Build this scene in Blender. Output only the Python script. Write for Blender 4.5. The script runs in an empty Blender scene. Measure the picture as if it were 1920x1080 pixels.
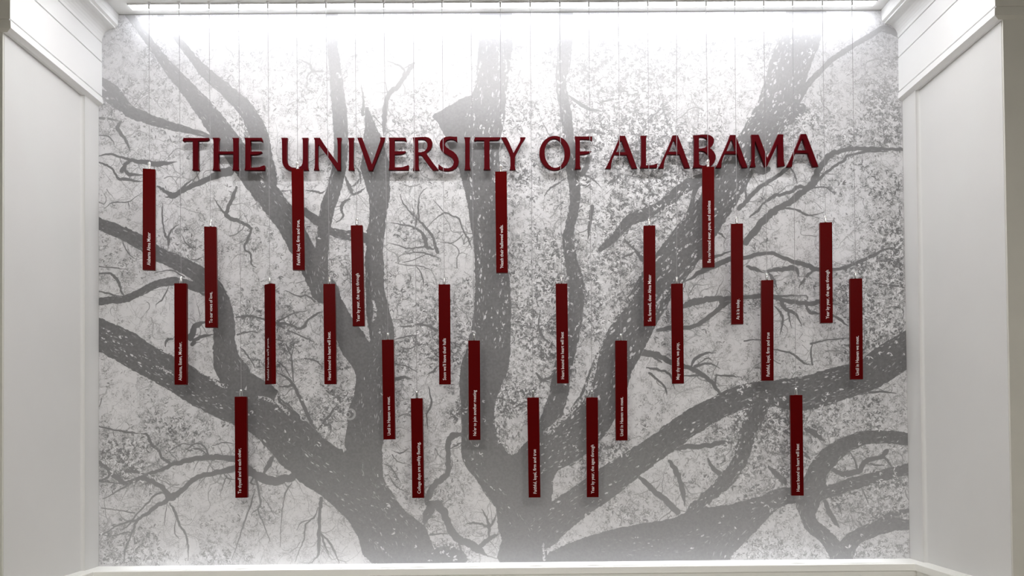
import bpy, bmesh, math, random
import numpy as np
from mathutils import Matrix, Vector

C = bpy.context.scene.collection
sc = bpy.context.scene

# ------------------------------------------------------------------ camera
F_PX = 1500.0
YAW, PITCH, ROLL = 0.00618, 0.01636, -0.00875
EYE = 1.60
CAM = Vector((0.01556, -4.76866, EYE))
SY = 257.825                       # vertical lens shift in px (perspective-corrected picture)
W2 = 1507 * 0.0032 / 2             # half the width of the mural
Z_TOP = EYE + 2.56338              # ceiling
Z_BOT = EYE - 0.73543              # top of the ledge

cy, sy_ = math.cos(YAW), math.sin(YAW)
cp, sp = math.cos(PITCH), math.sin(PITCH)
cr, sr = math.cos(ROLL), math.sin(ROLL)
FWD = Vector((sy_ * cp, cy * cp, sp))
R0 = Vector((cy, -sy_, 0))
U0 = R0.cross(FWD)
RGT = cr * R0 + sr * U0
UPV = -sr * R0 + cr * U0

cam_d = bpy.data.cameras.new('camera')
cam = bpy.data.objects.new('camera', cam_d)
C.objects.link(cam)
m = Matrix((RGT, UPV, -FWD)).transposed().to_4x4()
m.translation = CAM
cam.matrix_world = m
cam_d.sensor_fit = 'HORIZONTAL'
cam_d.sensor_width = 36
cam_d.lens = 36 * F_PX / 1920
cam_d.shift_y = SY / 1920
cam_d.clip_start = 0.05
sc.camera = cam


def at(px, py, Y=0.0):
    """point of the vertical plane y = Y seen at a pixel of the 1920x1080 photograph"""
    d = FWD + RGT * ((px - 960) / F_PX) + UPV * (-(py - 540 - SY) / F_PX)
    t = (Y - CAM.y) / d.y
    return CAM + d * t


def at_z(px, py, Z):
    d = FWD + RGT * ((px - 960) / F_PX) + UPV * (-(py - 540 - SY) / F_PX)
    t = (Z - CAM.z) / d.z
    return CAM + d * t


# ------------------------------------------------------------------ light
P_SLOT = 7.0        # W, the grazing strip in the slot
P_LENS = 18.0         # its visible lens
P_DOWN = 60.0
P_FILL = 40.0
P_WORLD = 0.07
SPREAD = 14.0       # beam of the grazing strip, degrees
world = bpy.data.worlds.new('world')
sc.world = world
world.use_nodes = True
bg = world.node_tree.nodes['Background']
bg.inputs[0].default_value = (1.0, 0.985, 0.94, 1)
bg.inputs[1].default_value = P_WORLD
sc.view_settings.view_transform = 'Standard'
sc.view_settings.look = 'None'
sc.view_settings.gamma = 1
sc.view_settings.use_curve_mapping = False
sc.view_settings.exposure = 0.0

D_SLOT0, D_SLOT1 = 0.055, 0.122    # the light slot in the ceiling, measured from the mural
D_BAR = 0.130                      # hanging bars
D_DOWN = 0.80                      # second ceiling light, in front of the first
D_FRONT = 0.882                    # depth of the alcove
SLOT_X0 = at_z(243, 12, Z_TOP).x
SLOT_X1 = at_z(1640, 6, Z_TOP).x


# ------------------------------------------------------------------ materials
def mat(name, col, rough=0.5, metal=0.0, spec=0.5, noise=0.0, nscale=30, bump=0.0, coat=0.0):
    M = bpy.data.materials.new(name)
    M.use_nodes = True
    nt = M.node_tree
    b = nt.nodes['Principled BSDF']
    b.inputs['Base Color'].default_value = (*col, 1)
    b.inputs['Roughness'].default_value = rough
    b.inputs['Metallic'].default_value = metal
    b.inputs['Specular IOR Level'].default_value = spec
    b.inputs['Coat Weight'].default_value = coat
    if noise or bump:
        tc = nt.nodes.new('ShaderNodeTexCoord')
        n = nt.nodes.new('ShaderNodeTexNoise')
        n.inputs['Scale'].default_value = nscale
        n.inputs['Detail'].default_value = 5
        nt.links.new(tc.outputs['Object'], n.inputs['Vector'])
        if noise:
            r = nt.nodes.new('ShaderNodeValToRGB')
            r.color_ramp.elements[0].position = 0.3
            r.color_ramp.elements[1].position = 0.7
            r.color_ramp.elements[0].color = (*[c * (1 - noise) for c in col], 1)
            r.color_ramp.elements[1].color = (*[min(1, c * (1 + noise)) for c in col], 1)
            nt.links.new(n.outputs['Fac'], r.inputs['Fac'])
            nt.links.new(r.outputs['Color'], b.inputs['Base Color'])
        if bump:
            n2 = nt.nodes.new('ShaderNodeTexNoise')
            n2.inputs['Scale'].default_value = 260
            n2.inputs['Detail'].default_value = 3
            nt.links.new(tc.outputs['Object'], n2.inputs['Vector'])
            bp = nt.nodes.new('ShaderNodeBump')
            bp.inputs['Strength'].default_value = bump
            bp.inputs['Distance'].default_value = 0.002
            nt.links.new(n2.outputs['Fac'], bp.inputs['Height'])
            nt.links.new(bp.outputs['Normal'], b.inputs['Normal'])
    return M


def emit(name, col, strength):
    M = bpy.data.materials.new(name)
    M.use_nodes = True
    nt = M.node_tree
    nt.nodes.clear()
    o = nt.nodes.new('ShaderNodeOutputMaterial')
    e = nt.nodes.new('ShaderNodeEmission')
    e.inputs[0].default_value = (*col, 1)
    e.inputs[1].default_value = strength
    nt.links.new(e.outputs[0], o.inputs[0])
    return M


M_WALL = mat('painted wall', (0.65, 0.647, 0.638), 0.55, noise=0.015, nscale=3, bump=0.15)
M_FRONT = mat('painted front wall', (0.60, 0.59, 0.54), 0.6, noise=0.03, nscale=6, bump=0.2)
M_TRIM = mat('white gloss trim paint', (0.80, 0.80, 0.796), 0.4, noise=0.008, nscale=4)
M_CEIL = mat('white ceiling paint', (0.78, 0.78, 0.77), 0.7, noise=0.01, nscale=5)
M_LEDGE = mat('ledge paint', (0.86, 0.86, 0.825), 0.4, noise=0.01, nscale=5)
M_FLOOR = mat('pale stone floor', (0.50, 0.47, 0.42), 0.4, noise=0.08, nscale=4)
M_BAR = mat('maroon satin acrylic', (0.082, 0.0016, 0.0018), 0.30, spec=0.03, noise=0.05, nscale=4)
M_LETTER = mat('maroon letter enamel', (0.064, 0.0010, 0.0030), 0.35, spec=0.05, noise=0.04, nscale=8)
M_CHROME = mat('satin nickel', (0.90, 0.90, 0.90), 0.20, metal=1.0, noise=0.03, nscale=60)
M_CABLE = mat('steel cable', (0.30, 0.29, 0.30), 0.5, metal=0.2, noise=0.1, nscale=300)
M_TEXT = mat('white print', (0.82, 0.74, 0.74), 0.5, noise=0.02, nscale=40)
M_FRAME = mat('white aluminium', (0.75, 0.75, 0.75), 0.4, noise=0.01, nscale=20)
M_LENS = emit('lit light lens', (0.94, 0.96, 1.0), P_LENS)
M_FILL = emit('added fill panel lens', (1.0, 0.97, 0.92), P_FILL)
M_DOWN = emit('lit downlight lens', (1.0, 0.988, 0.99), P_DOWN)


# ------------------------------------------------------------------ mesh helpers
def link(name, me, material=None, parent=None, loc=None):
    o = bpy.data.objects.new(name, me)
    C.objects.link(o)
    if material and me is not None:
        me.materials.append(material)
    if parent:
        o.parent = parent
    if loc is not None:
        o.location = loc
    return o


def from_bm(name, bm, material=None, parent=None, loc=None, smooth=None):
    bmesh.ops.recalc_face_normals(bm, faces=bm.faces[:])
    me = bpy.data.meshes.new(name)
    bm.to_mesh(me)
    bm.free()
    if smooth:
        me.polygons.foreach_set('use_smooth', [True] * len(me.polygons))
        me.set_sharp_from_angle(angle=math.radians(smooth))
    return link(name, me, material, parent, loc)


def box(bm, x0, x1, y0, y1, z0, z1):
    v = [bm.verts.new((x, y, z)) for z in (z0, z1) for y in (y0, y1) for x in (x0, x1)]
    for f in ((0, 1, 3, 2), (4, 6, 7, 5), (0, 4, 5, 1), (2, 3, 7, 6), (0, 2, 6, 4), (1, 5, 7, 3)):
        bm.faces.new([v[i] for i in f])


def bevel_all(bm, w, seg=2):
    bmesh.ops.bevel(bm, geom=bm.edges[:], offset=w, segments=seg, affect='EDGES', profile=0.6)


def tube(bm, p0, p1, r0, r1=None, n=12, caps=True):
    r1 = r0 if r1 is None else r1
    p0, p1 = Vector(p0), Vector(p1)
    d = (p1 - p0).normalized()
    a = d.orthogonal().normalized()
    b = d.cross(a)
    A, B = [], []
    for i in range(n):
        t = 2 * math.pi * i / n
        o = a * math.cos(t) + b * math.sin(t)
        A.append(bm.verts.new(p0 + o * r0))
        B.append(bm.verts.new(p1 + o * r1))
    for i in range(n):
        j = (i + 1) % n
        bm.faces.new((A[i], A[j], B[j], B[i]))
    if caps:
        bm.faces.new(A[::-1])
        bm.faces.new(B)


def lathe(bm, prof, n=16, off=(0, 0, 0)):
    """closed solid of revolution about z from (radius, z) pairs"""
    ox, oy, oz = off
    rings = []
    for r, z in prof:
        rings.append([bm.verts.new((ox + r * math.cos(2 * math.pi * i / n), oy + r * math.sin(2 * math.pi * i / n), oz + z)) for i in range(n)])
    for a, b in zip(rings, rings[1:]):
        for i in range(n):
            j = (i + 1) % n
            bm.faces.new((a[i], a[j], b[j], b[i]))
    bm.faces.new(rings[0][::-1])
    bm.faces.new(rings[-1])


def thing(o, label, cat, group=None):
    o['label'] = label
    o['category'] = cat
    if group:
        o['group'] = group
    return o


def structure(o):
    o['kind'] = 'structure'
    return o


def empty(name, loc):
    o = bpy.data.objects.new(name, None)
    o.empty_display_size = 0.05
    o.location = loc
    C.objects.link(o)
    return o


# ------------------------------------------------------------------ the setting
XL, XR = -W2, W2
Z_ROOM = Z_TOP
ROOM = 5.6                      # half width of the room in front
YB = -9.0                       # how far the room reaches behind the camera
STEP = 0.021                    # the strip beside the mural stands proud of the side wall
D_STRIP = 0.155


def depth_at(px, py, X):
    """how far in front of the mural the plane x = X is seen at a pixel"""
    d = FWD + RGT * ((px - 960) / F_PX) + UPV * (-(py - 540 - SY) / F_PX)
    return -(CAM.y + d.y * (X - CAM.x) / d.x)


FRONT = {-1: depth_at(7.5, 600, XL - STEP), 1: depth_at(1887.5, 600, XR + STEP)}

bm = bmesh.new()
box(bm, XL - 0.15, XR + 0.15, 0.0125, 0.15, 0, Z_TOP)
structure(from_bm('wall_back', bm, M_WALL))

for side, s in (('left', -1), ('right', 1)):
    xw = XL if s < 0 else XR
    bm = bmesh.new()            # side wall of the alcove with its outer return; stepped in plan
    cove = [(xw + s * STEP * math.sin(math.pi / 2 * k / 8), -D_STRIP - 0.016 * (1 - math.cos(math.pi / 2 * k / 8))) for k in range(9)]
    pts = [(xw, 0.012)] + cove + [(xw + s * STEP, -FRONT[s]), (xw + s * 0.14, -FRONT[s]), (xw + s * 0.14, 0.012)]
    lo = [bm.verts.new((x, y, 0)) for x, y in pts]
    hi = [bm.verts.new((x, y, Z_TOP)) for x, y in pts]
    n = len(pts)
    for i in range(n):
        bm.faces.new((lo[i], lo[(i + 1) % n], hi[(i + 1) % n], hi[i]))
    bm.faces.new(lo)
    bm.faces.new(hi)
    structure(from_bm('wall_' + side, bm, M_WALL, smooth=30))
    bm = bmesh.new()
    xa, xb = sorted((xw + s * (STEP + 0.0015), s * ROOM))
    box(bm, xa, xb, -FRONT[s] - 0.012, -FRONT[s] + 0.1, 0, Z_ROOM)
    structure(from_bm('wall_front_' + side, bm, M_FRONT))

bm = bmesh.new()
box(bm, -ROOM, ROOM, YB, 0.15, -0.1, 0)
structure(from_bm('floor', bm, M_FLOOR))

# ceiling with the slot for the light left open
bm = bmesh.new()
zc = Z_TOP + 0.16
box(bm, -ROOM, ROOM, -D_SLOT0, 0.15, Z_TOP, zc)
box(bm, -ROOM, SLOT_X0, -D_SLOT1, -D_SLOT0, Z_TOP, zc)
box(bm, SLOT_X1, ROOM, -D_SLOT1, -D_SLOT0, Z_TOP, zc)
box(bm, -ROOM, ROOM, YB, -D_SLOT1, Z_TOP, zc)
structure(from_bm('ceiling', bm, M_CEIL))

# entablature: profile (projection from the wall, height), traced where it meets the mural
def prof_pts():
    px = [(185, 199.5), (193.0, 195.0), (192.2, 183.5), (189.2, 182.8), (189.2, 180.8), (191.4, 180.4), (191.2, 118.2), (188.8, 117.6), (188.8, 116.0),
          (191.0, 115.6), (191.0, 81.5), (188.8, 80.8), (188.8, 79.6), (191.0, 79.0)]
    for k in range(1, 9):           # the cove
        t = math.pi / 2 * k / 8
        px.append((191.0 + 25.0 * (1 - math.cos(t)), 79.0 - 26.0 * math.sin(t)))
    px += [(216.4, 50.5), (221.0, 48.0), (221.2, 40.0), (221.6, 39.2), (222.2, 34.0), (222.4, 26.0)]
    out = []
    for x, y in px:
        p = at(x, y)
        out.append((p.x - XL, p.z))
    out[0] = (0.0, out[0][1])
    out[-1] = (out[-1][0], Z_TOP)
    return out


PROF = prof_pts()
for k, (side, s) in enumerate((('left', -1), ('right', 1))):
    xw = (XL if s < 0 else XR)
    bm = bmesh.new()
    rows = []
    prof = [(-STEP - 0.004, PROF[0][1])] + PROF + [(-STEP - 0.004, Z_TOP)]
    for (o, z) in prof:
        o2 = o + 0.0
        # path: back wall -> front corner (mitred) -> along the front wall
        rows.append([bm.verts.new((xw - s * o2, 0.0, z)),
                     bm.verts.new((xw + s * STEP - s * (o2 + STEP) , -FRONT[s] - 0.012 - max(o2, -0.004) * 0.55, z)),
                     bm.verts.new((s * ROOM, -FRONT[s] - 0.012 - max(o2, -0.004) * 0.55, z))])
    for a, b in zip(rows, rows[1:] + rows[:1]):
        for i in range(2):
            bm.faces.new((a[i], a[i + 1], b[i + 1], b[i]))
    bm.faces.new([r[0] for r in rows])
    bm.faces.new([r[2] for r in rows][::-1])
    o = structure(from_bm('trim_%d' % (k + 1), bm, None))
    o.data.materials.append(M_TRIM)
    o.data.materials.append(M_FRONT)
    for p in o.data.polygons:
        if p.normal.y < -0.6 or p.center.x * s > abs(xw) + 0.06:
            p.material_index = 1

# the ledge under the mural, returning along the side walls
LA, LB = 0.185, 0.064
LT = 0.043
bm = bmesh.new()
def ring(z, grow=0.0):
    a, b = LA + grow, LB + grow
    return [(XL - 0.036, 0.012), (XL - 0.036, -FRONT[-1] - 0.05 - grow), (XL + b, -FRONT[-1] - 0.05 - grow), (XL + b, -a), (XR - b, -a), (XR - b, -FRONT[1] - 0.05 - grow),
            (XR + 0.036, -FRONT[1] - 0.05 - grow), (XR + 0.036, 0.012)]
levels = [(Z_BOT - LT - 0.03, -0.016), (Z_BOT - LT - 0.004, -0.012), (Z_BOT - LT, -0.012), (Z_BOT - LT + 0.003, 0), (Z_BOT - 0.004, 0), (Z_BOT, -0.004)]
vs = [[bm.verts.new((x, y, z)) for x, y in ring(z, g)] for z, g in levels]
for a, b in zip(vs, vs[1:]):
    for i in range(8):
        j = (i + 1) % 8
        bm.faces.new((a[i], a[j], b[j], b[i]))
bm.faces.new(vs[0][::-1])
bm.faces.new(vs[-1])
structure(from_bm('trim_3', bm, M_LEDGE))
bm = bmesh.new()
box(bm, XL - 0.03, XR + 0.03, -LA + 0.02, 0.012, 0, Z_BOT - LT - 0.03)
structure(from_bm('wall_lower', bm, M_LEDGE))
bm = bmesh.new()
box(bm, XL + LB - 0.02, XR - LB + 0.02, -LA + 0.005, -LA + 0.0205, 0, 0.16)
structure(from_bm('baseboard_back', bm, M_LEDGE))

# ------------------------------------------------------------------ the mural print
KT = 600.0
TW, TH = int(2 * W2 * KT), int((Z_TOP - Z_BOT - 0.004) * KT)
KW = KT / 312.6                    # texture px per photo px


def tp(x, y):
    p = at(x, y)
    return ((p.x - XL) * KT, (p.z - Z_BOT) * KT)


_o = tp(960, 540); _a = tp(185, 1062); _b = tp(1706, 1047)
def tpa(A):
    return np.array([tp(x, y) for x, y in A], np.float32)


rng = np.random.default_rng(7)
random.seed(7)


def smooth_noise(scale, seed, lo=0.0):
    """band-limited noise, unit variance; scale = feature size in texture px"""
    r = np.random.default_rng(seed)
    h, w = 2 * ((TH + 1) // 2), 2 * ((TW + 1) // 2)
    n = r.standard_normal((h, w)).astype(np.float32)
    f = np.fft.rfft2(n)
    ky = np.fft.fftfreq(h)[:, None]
    kx = np.fft.rfftfreq(w)[None, :]
    k = np.sqrt(kx * kx + ky * ky) * scale
    g = np.exp(-(k * k) * 4) * (1 - np.exp(-(k * k) * lo) if lo else 1)
    n = np.fft.irfft2(f * g.astype(np.float32), s=(h, w)).astype(np.float32)[:TH, :TW]
    return n / n.std()


def sstep(a, b, x):
    t = np.clip((x - a) / (b - a), 0, 1)
    return t * t * (3 - 2 * t)


INK = np.zeros((TH, TW), np.float32)          # 0 paper .. 1 ink
EDGE = smooth_noise(16, 3) * 0.55 + smooth_noise(6, 5) * 0.5
GRAIN = smooth_noise(3.2, 4)


def spline(P, n=6):
    P = np.asarray(P, np.float32)
    if len(P) < 3:
        t = np.linspace(0, 1, n + 1)[:, None]
        return P[0] * (1 - t) + P[-1] * t
    Q = np.vstack([2 * P[0] - P[1], P, 2 * P[-1] - P[-2]])
    out = []
    for i in range(1, len(Q) - 2):
        p0, p1, p2, p3 = Q[i - 1], Q[i], Q[i + 1], Q[i + 2]
        for t in np.linspace(0, 1, n, endpoint=False):
            out.append(0.5 * ((2 * p1) + (p2 - p0) * t + (2 * p0 - 5 * p1 + 4 * p2 - p3) * t * t + (3 * p1 - p0 - 3 * p2 + p3) * t ** 3))
    out.append(Q[-2])
    return np.array(out, np.float32)


def stroke(layer, pts, val=1.0, rough=1.0, n=6):
    """tapered stroke; pts = (x, y, width) in photograph px"""
    pts = [p if len(p) == 3 else (p[0], p[1], 4) for p in pts]
    xy = tpa([(p[0], p[1]) for p in pts])
    S = spline(np.column_stack([xy, np.array([p[2] * KW / 2 for p in pts], np.float32)]), n)
    for a, b in zip(S, S[1:]):
        R = max(a[2], b[2]) + 6
        x0 = max(0, int(min(a[0], b[0]) - R)); x1 = min(TW, int(max(a[0], b[0]) + R) + 1)
        y0 = max(0, int(min(a[1], b[1]) - R)); y1 = min(TH, int(max(a[1], b[1]) + R) + 1)
        if x1 <= x0 or y1 <= y0:
            continue
        X = np.arange(x0, x1, dtype=np.float32)[None, :]
        Y = np.arange(y0, y1, dtype=np.float32)[:, None]
        dx, dy = b[0] - a[0], b[1] - a[1]
        L = dx * dx + dy * dy + 1e-6
        t = np.clip(((X - a[0]) * dx + (Y - a[1]) * dy) / L, 0, 1)
        d = np.hypot(X - a[0] - t * dx, Y - a[1] - t * dy) - (a[2] + t * (b[2] - a[2]))
        e = EDGE[y0:y1, x0:x1] * rough * min(1.0, 0.25 + max(a[2], b[2]) / 25)
        c = np.clip(0.5 - (d + e), 0, 1) * val
        np.maximum(layer[y0:y1, x0:x1], c, out=layer[y0:y1, x0:x1])


def polygon(layer, P, val=1.0, rough=1.5):
    """filled outline in photograph px"""
    T = spline(np.vstack([tpa(P), tpa(P[:1])]), 3)
    x0 = max(0, int(T[:, 0].min()) - 6); x1 = min(TW, int(T[:, 0].max()) + 6)
    y0 = max(0, int(T[:, 1].min()) - 6); y1 = min(TH, int(T[:, 1].max()) + 6)
    X = np.arange(x0, x1, dtype=np.float32)[None, :] + EDGE[y0:y1, x0:x1] * rough
    Y = np.arange(y0, y1, dtype=np.float32)[:, None] + np.roll(EDGE, 40, 1)[y0:y1, x0:x1] * rough
    ins = np.zeros(X.shape, bool)
    for (ax, ay), (bx, by) in zip(T, np.roll(T, -1, 0)):
        if ay == by:
            continue
        ins ^= ((ay > Y) != (by > Y)) & (X < (bx - ax) * (Y - ay) / (by - ay) + ax)
    np.maximum(layer[y0:y1, x0:x1], ins * np.float32(val), out=layer[y0:y1, x0:x1])


def stamp_ellipses(layer, items, val=1.0, erase=False):
    """items: (x, y, half length, half width, angle) in texture px"""
    for x, y, L, w, a in items:
        R = int(L) + 2
        ix, iy = int(x), int(y)
        x0, x1, y0, y1 = max(0, ix - R), min(TW, ix + R + 1), max(0, iy - R), min(TH, iy + R + 1)
        if x1 <= x0 or y1 <= y0:
            continue
        X = np.arange(x0, x1, dtype=np.float32)[None, :] - x
        Y = np.arange(y0, y1, dtype=np.float32)[:, None] - y
        c, s = math.cos(a), math.sin(a)
        u = (X * c + Y * s) / L
        v = (Y * c - X * s) / w
        k = np.clip((1 - (np.abs(u) ** 1.5 + v * v)) * w * 0.9, 0, 1) * val
        S = layer[y0:y1, x0:x1]
        if erase:
            S *= (1 - k)
        else:
            np.maximum(S, k, out=S)


# ---- how dense the foliage is, by region (x, y, rx, ry, density)
BLOB = [(265, 170, 90, 80, .50), (420, 420, 80, 110, .42), (260, 360, 70, 50, .22), (300, 600, 120, 40, .26), (300, 780, 110, 60, .55), (215, 840, 40, 50, .95),
        (230, 1030, 50, 30, .85), (330, 930, 60, 40, .40), (450, 990, 130, 60, .42), (505, 660, 80, 110, .58), (550, 190, 70, 100, .50), (760, 220, 60, 110, .48),
        (790, 400, 60, 110, .36), (790, 620, 60, 90, .66), (800, 760, 60, 50, .62), (790, 880, 60, 70, .40), (860, 990, 60, 50, .42), (840, 1040, 25, 18, 1.0),
        (1000, 200, 50, 120, .62), (1000, 420, 45, 110, .58), (1000, 640, 45, 110, .85), (985, 730, 40, 40, .95), (1020, 500, 30, 40, .85), (1160, 200, 110, 100, .80),
        (1190, 350, 70, 70, .88), (1190, 230, 60, 40, .95), (1120, 520, 50, 90, .80), (1340, 180, 90, 90, .62), (1260, 300, 60, 50, .70), (1330, 480, 40, 30, .40),
        (1330, 640, 110, 60, .42), (1260, 720, 80, 50, .55), (1400, 640, 40, 60, .48), (1560, 230, 60, 60, .55), (1650, 170, 40, 80, .85), (1500, 260, 30, 30, .85), (1640, 250, 60, 25, .9),
        (1640, 320, 40, 40, .28), (1660, 390, 50, 40, .72), (1560, 400, 80, 70, .55), (1650, 490, 60, 60, .80), (1640, 600, 60, 60, .82), (1530, 620, 90, 60, .52),
        (1480, 450, 40, 40, .40), (1260, 920, 110, 60, .50), (1185, 760, 40, 60, .55), (1180, 830, 60, 30, .62), (1410, 830, 60, 90, .92), (1400, 760, 40, 30, .70),
        (1600, 780, 90, 30, .66), (1600, 870, 70, 25, .62), (1630, 930, 70, 30, .88), (1480, 1010, 50, 45, .55), (1450, 1040, 60, 30, .70), (1660, 1035, 50, 20, .80), (1690, 800, 20, 50, .75),
        (1430, 900, 60, 70, .75), (620, 780, 60, 60, .45), (540, 960, 60, 60, .26), (1360, 780, 20, 14, .05), (1130, 650, 30, 40, .60), (560, 480, 30, 40, .30), (640, 390, 30, 40, .22)]
BLOB = BLOB + [(600, 1020, 60, 40, .35), (345, 1000, 30, 50, .12), (1210, 905, 24, 14, .10), (1370, 980, 40, 30, .8)]
gx, gy = np.meshgrid(np.linspace(0, TW - 1, 200), np.linspace(0, TH - 1, 140))
num = np.full(gx.shape, 0.45 * 0.05); den = np.full(gx.shape, 0.05)
for x, y, rx, ry, v in BLOB:
    cx_, cy_ = tp(x, y)
    w = np.exp(-0.5 * (((gx - cx_) / (rx * KW * 0.62)) ** 2 + ((gy - cy_) / (ry * KW * 0.62)) ** 2))
    num += w * v; den += w
DG = (num / den).astype(np.float32)
yi = np.linspace(0, 139, TH); xi = np.linspace(0, 199, TW)
iy = np.clip(yi.astype(int), 0, 138); ix = np.clip(xi.astype(int), 0, 198)
fy = (yi - iy)[:, None].astype(np.float32); fx = (xi - ix)[None, :].astype(np.float32)
DENS = (DG[iy][:, ix] * (1 - fy) * (1 - fx) + DG[iy + 1][:, ix] * fy * (1 - fx) + DG[iy][:, ix + 1] * (1 - fy) * fx + DG[iy + 1][:, ix + 1] * fy * fx)
DENS = np.clip(DENS + smooth_noise(130, 21) * 0.10 + smooth_noise(50, 22) * 0.09, 0, 1.1)

# ---- foliage: pale and dark leaves laid over each other, thin dashes where it is sparse
n3 = smooth_noise(26, 13, lo=2.0)
INK[:] = np.clip(0.10 + 0.32 * DENS ** 2, 0, 0.8)
clump = sstep(-0.5, 0.9, n3 + 1.2 * (DENS - 0.4))
for sc_, seed, wd, amt in ((3.8, 41, 0.27, 0.55), (6.0, 42, 0.26, 0.72), (9.5, 43, 0.17, 0.75)):
    q = smooth_noise(sc_, seed, lo=3.0)
    ln = 1 - sstep(wd * 0.7, wd * 1.5, np.abs(q) / (0.75 + 0.7 * DENS))
    INK[:] = np.maximum(INK, ln * np.clip(amt * (0.45 + 0.9 * DENS), 0, 0.85) * (0.30 + 0.70 * clump))


def pick(n, bias=0.0, power=1.0):
    out = []
    while len(out) < n:
        x = rng.random(8000) * TW; y = rng.random(8000) * TH; r = rng.random(8000)
        d = DENS[y.astype(int), x.astype(int)]
        k = r < np.clip(d + bias, 0, 1) ** power
        out += list(zip(x[k], y[k], d[k]))
    return out[:n]


def lay_leaves(n, bias, power, scale, light):
    for x, y, d in pick(n, bias, power):
        a0 = rng.random() * 6.283
        m = int(rng.integers(2, 6))
        big = scale * (0.7 + 0.6 * rng.random())
        pale = rng.random() < light(d)
        tone = (0.02 + 0.12 * rng.random()) if pale else min(0.97, 0.45 + 0.45 * d + 0.35 * rng.random())
        thin = 0.13 + 0.17 * d
        for k in range(m):
            a = a0 + (rng.random() - 0.5) * 2.4
            L = (3.4 + 4.6 * rng.random()) * big
            w = max(0.70, L * thin * (0.7 + 0.6 * rng.random()))
            px, py = x + math.cos(a) * L * 1.05, y + math.sin(a) * L * 1.05
            R = int(L) + 2
            ix, iy = int(px), int(py)
            x0, x1, y0, y1 = ix - R, ix + R + 1, iy - R, iy + R + 1
            if x0 < 0 or y0 < 0 or x1 > TW or y1 > TH:
                continue
            X = AR[x0:x1][None, :] - px
            Y = AR[y0:y1][:, None] - py
            c, s_ = math.cos(a), math.sin(a)
            u = np.abs(X * c + Y * s_) / L
            v = (Y * c - X * s_) / w
            kk = np.clip((1 - (u * np.sqrt(u) + v * v)) * w * 0.9, 0, 1)
            S = INK[y0:y1, x0:x1]
            S += (tone - S) * kk


AR = np.arange(max(TW, TH), dtype=np.float32)
lay_leaves(15000, 0.10, 0.8, 0.70, lambda d: 0.08 + 0.34 * d)
lay_leaves(18000, -0.10, 1.2, 0.88, lambda d: 0.12 + 0.34 * d)
lay_leaves(12000, -0.35, 1.4, 1.10, lambda d: 0.36 + 0.16 * d)

# ---- twigs: random walks splatted as small discs
WALK = []
TONE = [0.9]
def walk(x, y, a, r, n, depth=0):
    if depth == 0 or r < 1.0:
        TONE[0] = 0.45 + 0.45 * rng.random()
    c = (rng.random() - 0.5) * 0.05
    for i in range(n):
        c = c * 0.86 + (rng.random() - 0.5) * 0.07
        a += c
        if rng.random() < 0.07:
            a += (rng.random() - 0.5) * 1.1
        x += math.cos(a) * 1.4; y += math.sin(a) * 1.4
        rr = max(0.55, r * (1 - 0.75 * i / n))
        WALK.append((x, y, rr, TONE[0]))
        if depth < 2 and rng.random() < 0.028:
            walk(x, y, a + rng.choice((-1, 1)) * (0.5 + 0.6 * rng.random()), rr * 0.75, int(n * (0.25 + 0.35 * rng.random())), depth + 1)


TW_SEED = []
def branch(pts, val=0.95, twigs=1.0):
    pts = [list(p) if len(p) == 3 else [p[0], p[1], 4] for p in pts]
    if 195 < pts[-1][0] < 1690 and pts[-1][2] <= pts[-2][2]:
        pts[-1][2] = min(1.2, pts[-1][2])
    if 195 < pts[0][0] < 1690 and pts[0][2] <= pts[1][2]:
        pts[0][2] *= 0.55
    S0 = spline(np.array(pts, np.float32), 5)
    Q = []
    for i, p in enumerate(S0):
        w = max(1.0, p[2])
        j = 0.0 if i in (0, len(S0) - 1) else (0.10 * w + 0.45)
        Q.append((p[0] + (rng.random() - 0.5) * 2 * j, p[1] + (rng.random() - 0.5) * 2 * j, w * (0.90 + 0.20 * rng.random())))
    stroke(INK, Q, val, 0.9, n=2)
    P = [(p[0], p[1]) for p in pts]
    Wd = [p[2] if len(p) == 3 else 4 for p in pts]
    for i in range(len(P) - 1):
        (x0, y0), (x1, y1) = P[i], P[i + 1]
        L = math.hypot(x1 - x0, y1 - y0)
        for k in range(int(L / 11 * twigs + rng.random())):
            t = rng.random()
            TW_SEED.append((x0 + (x1 - x0) * t, y0 + (y1 - y0) * t, math.atan2(-(y1 - y0), x1 - x0), max(Wd[i], 2)))


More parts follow.
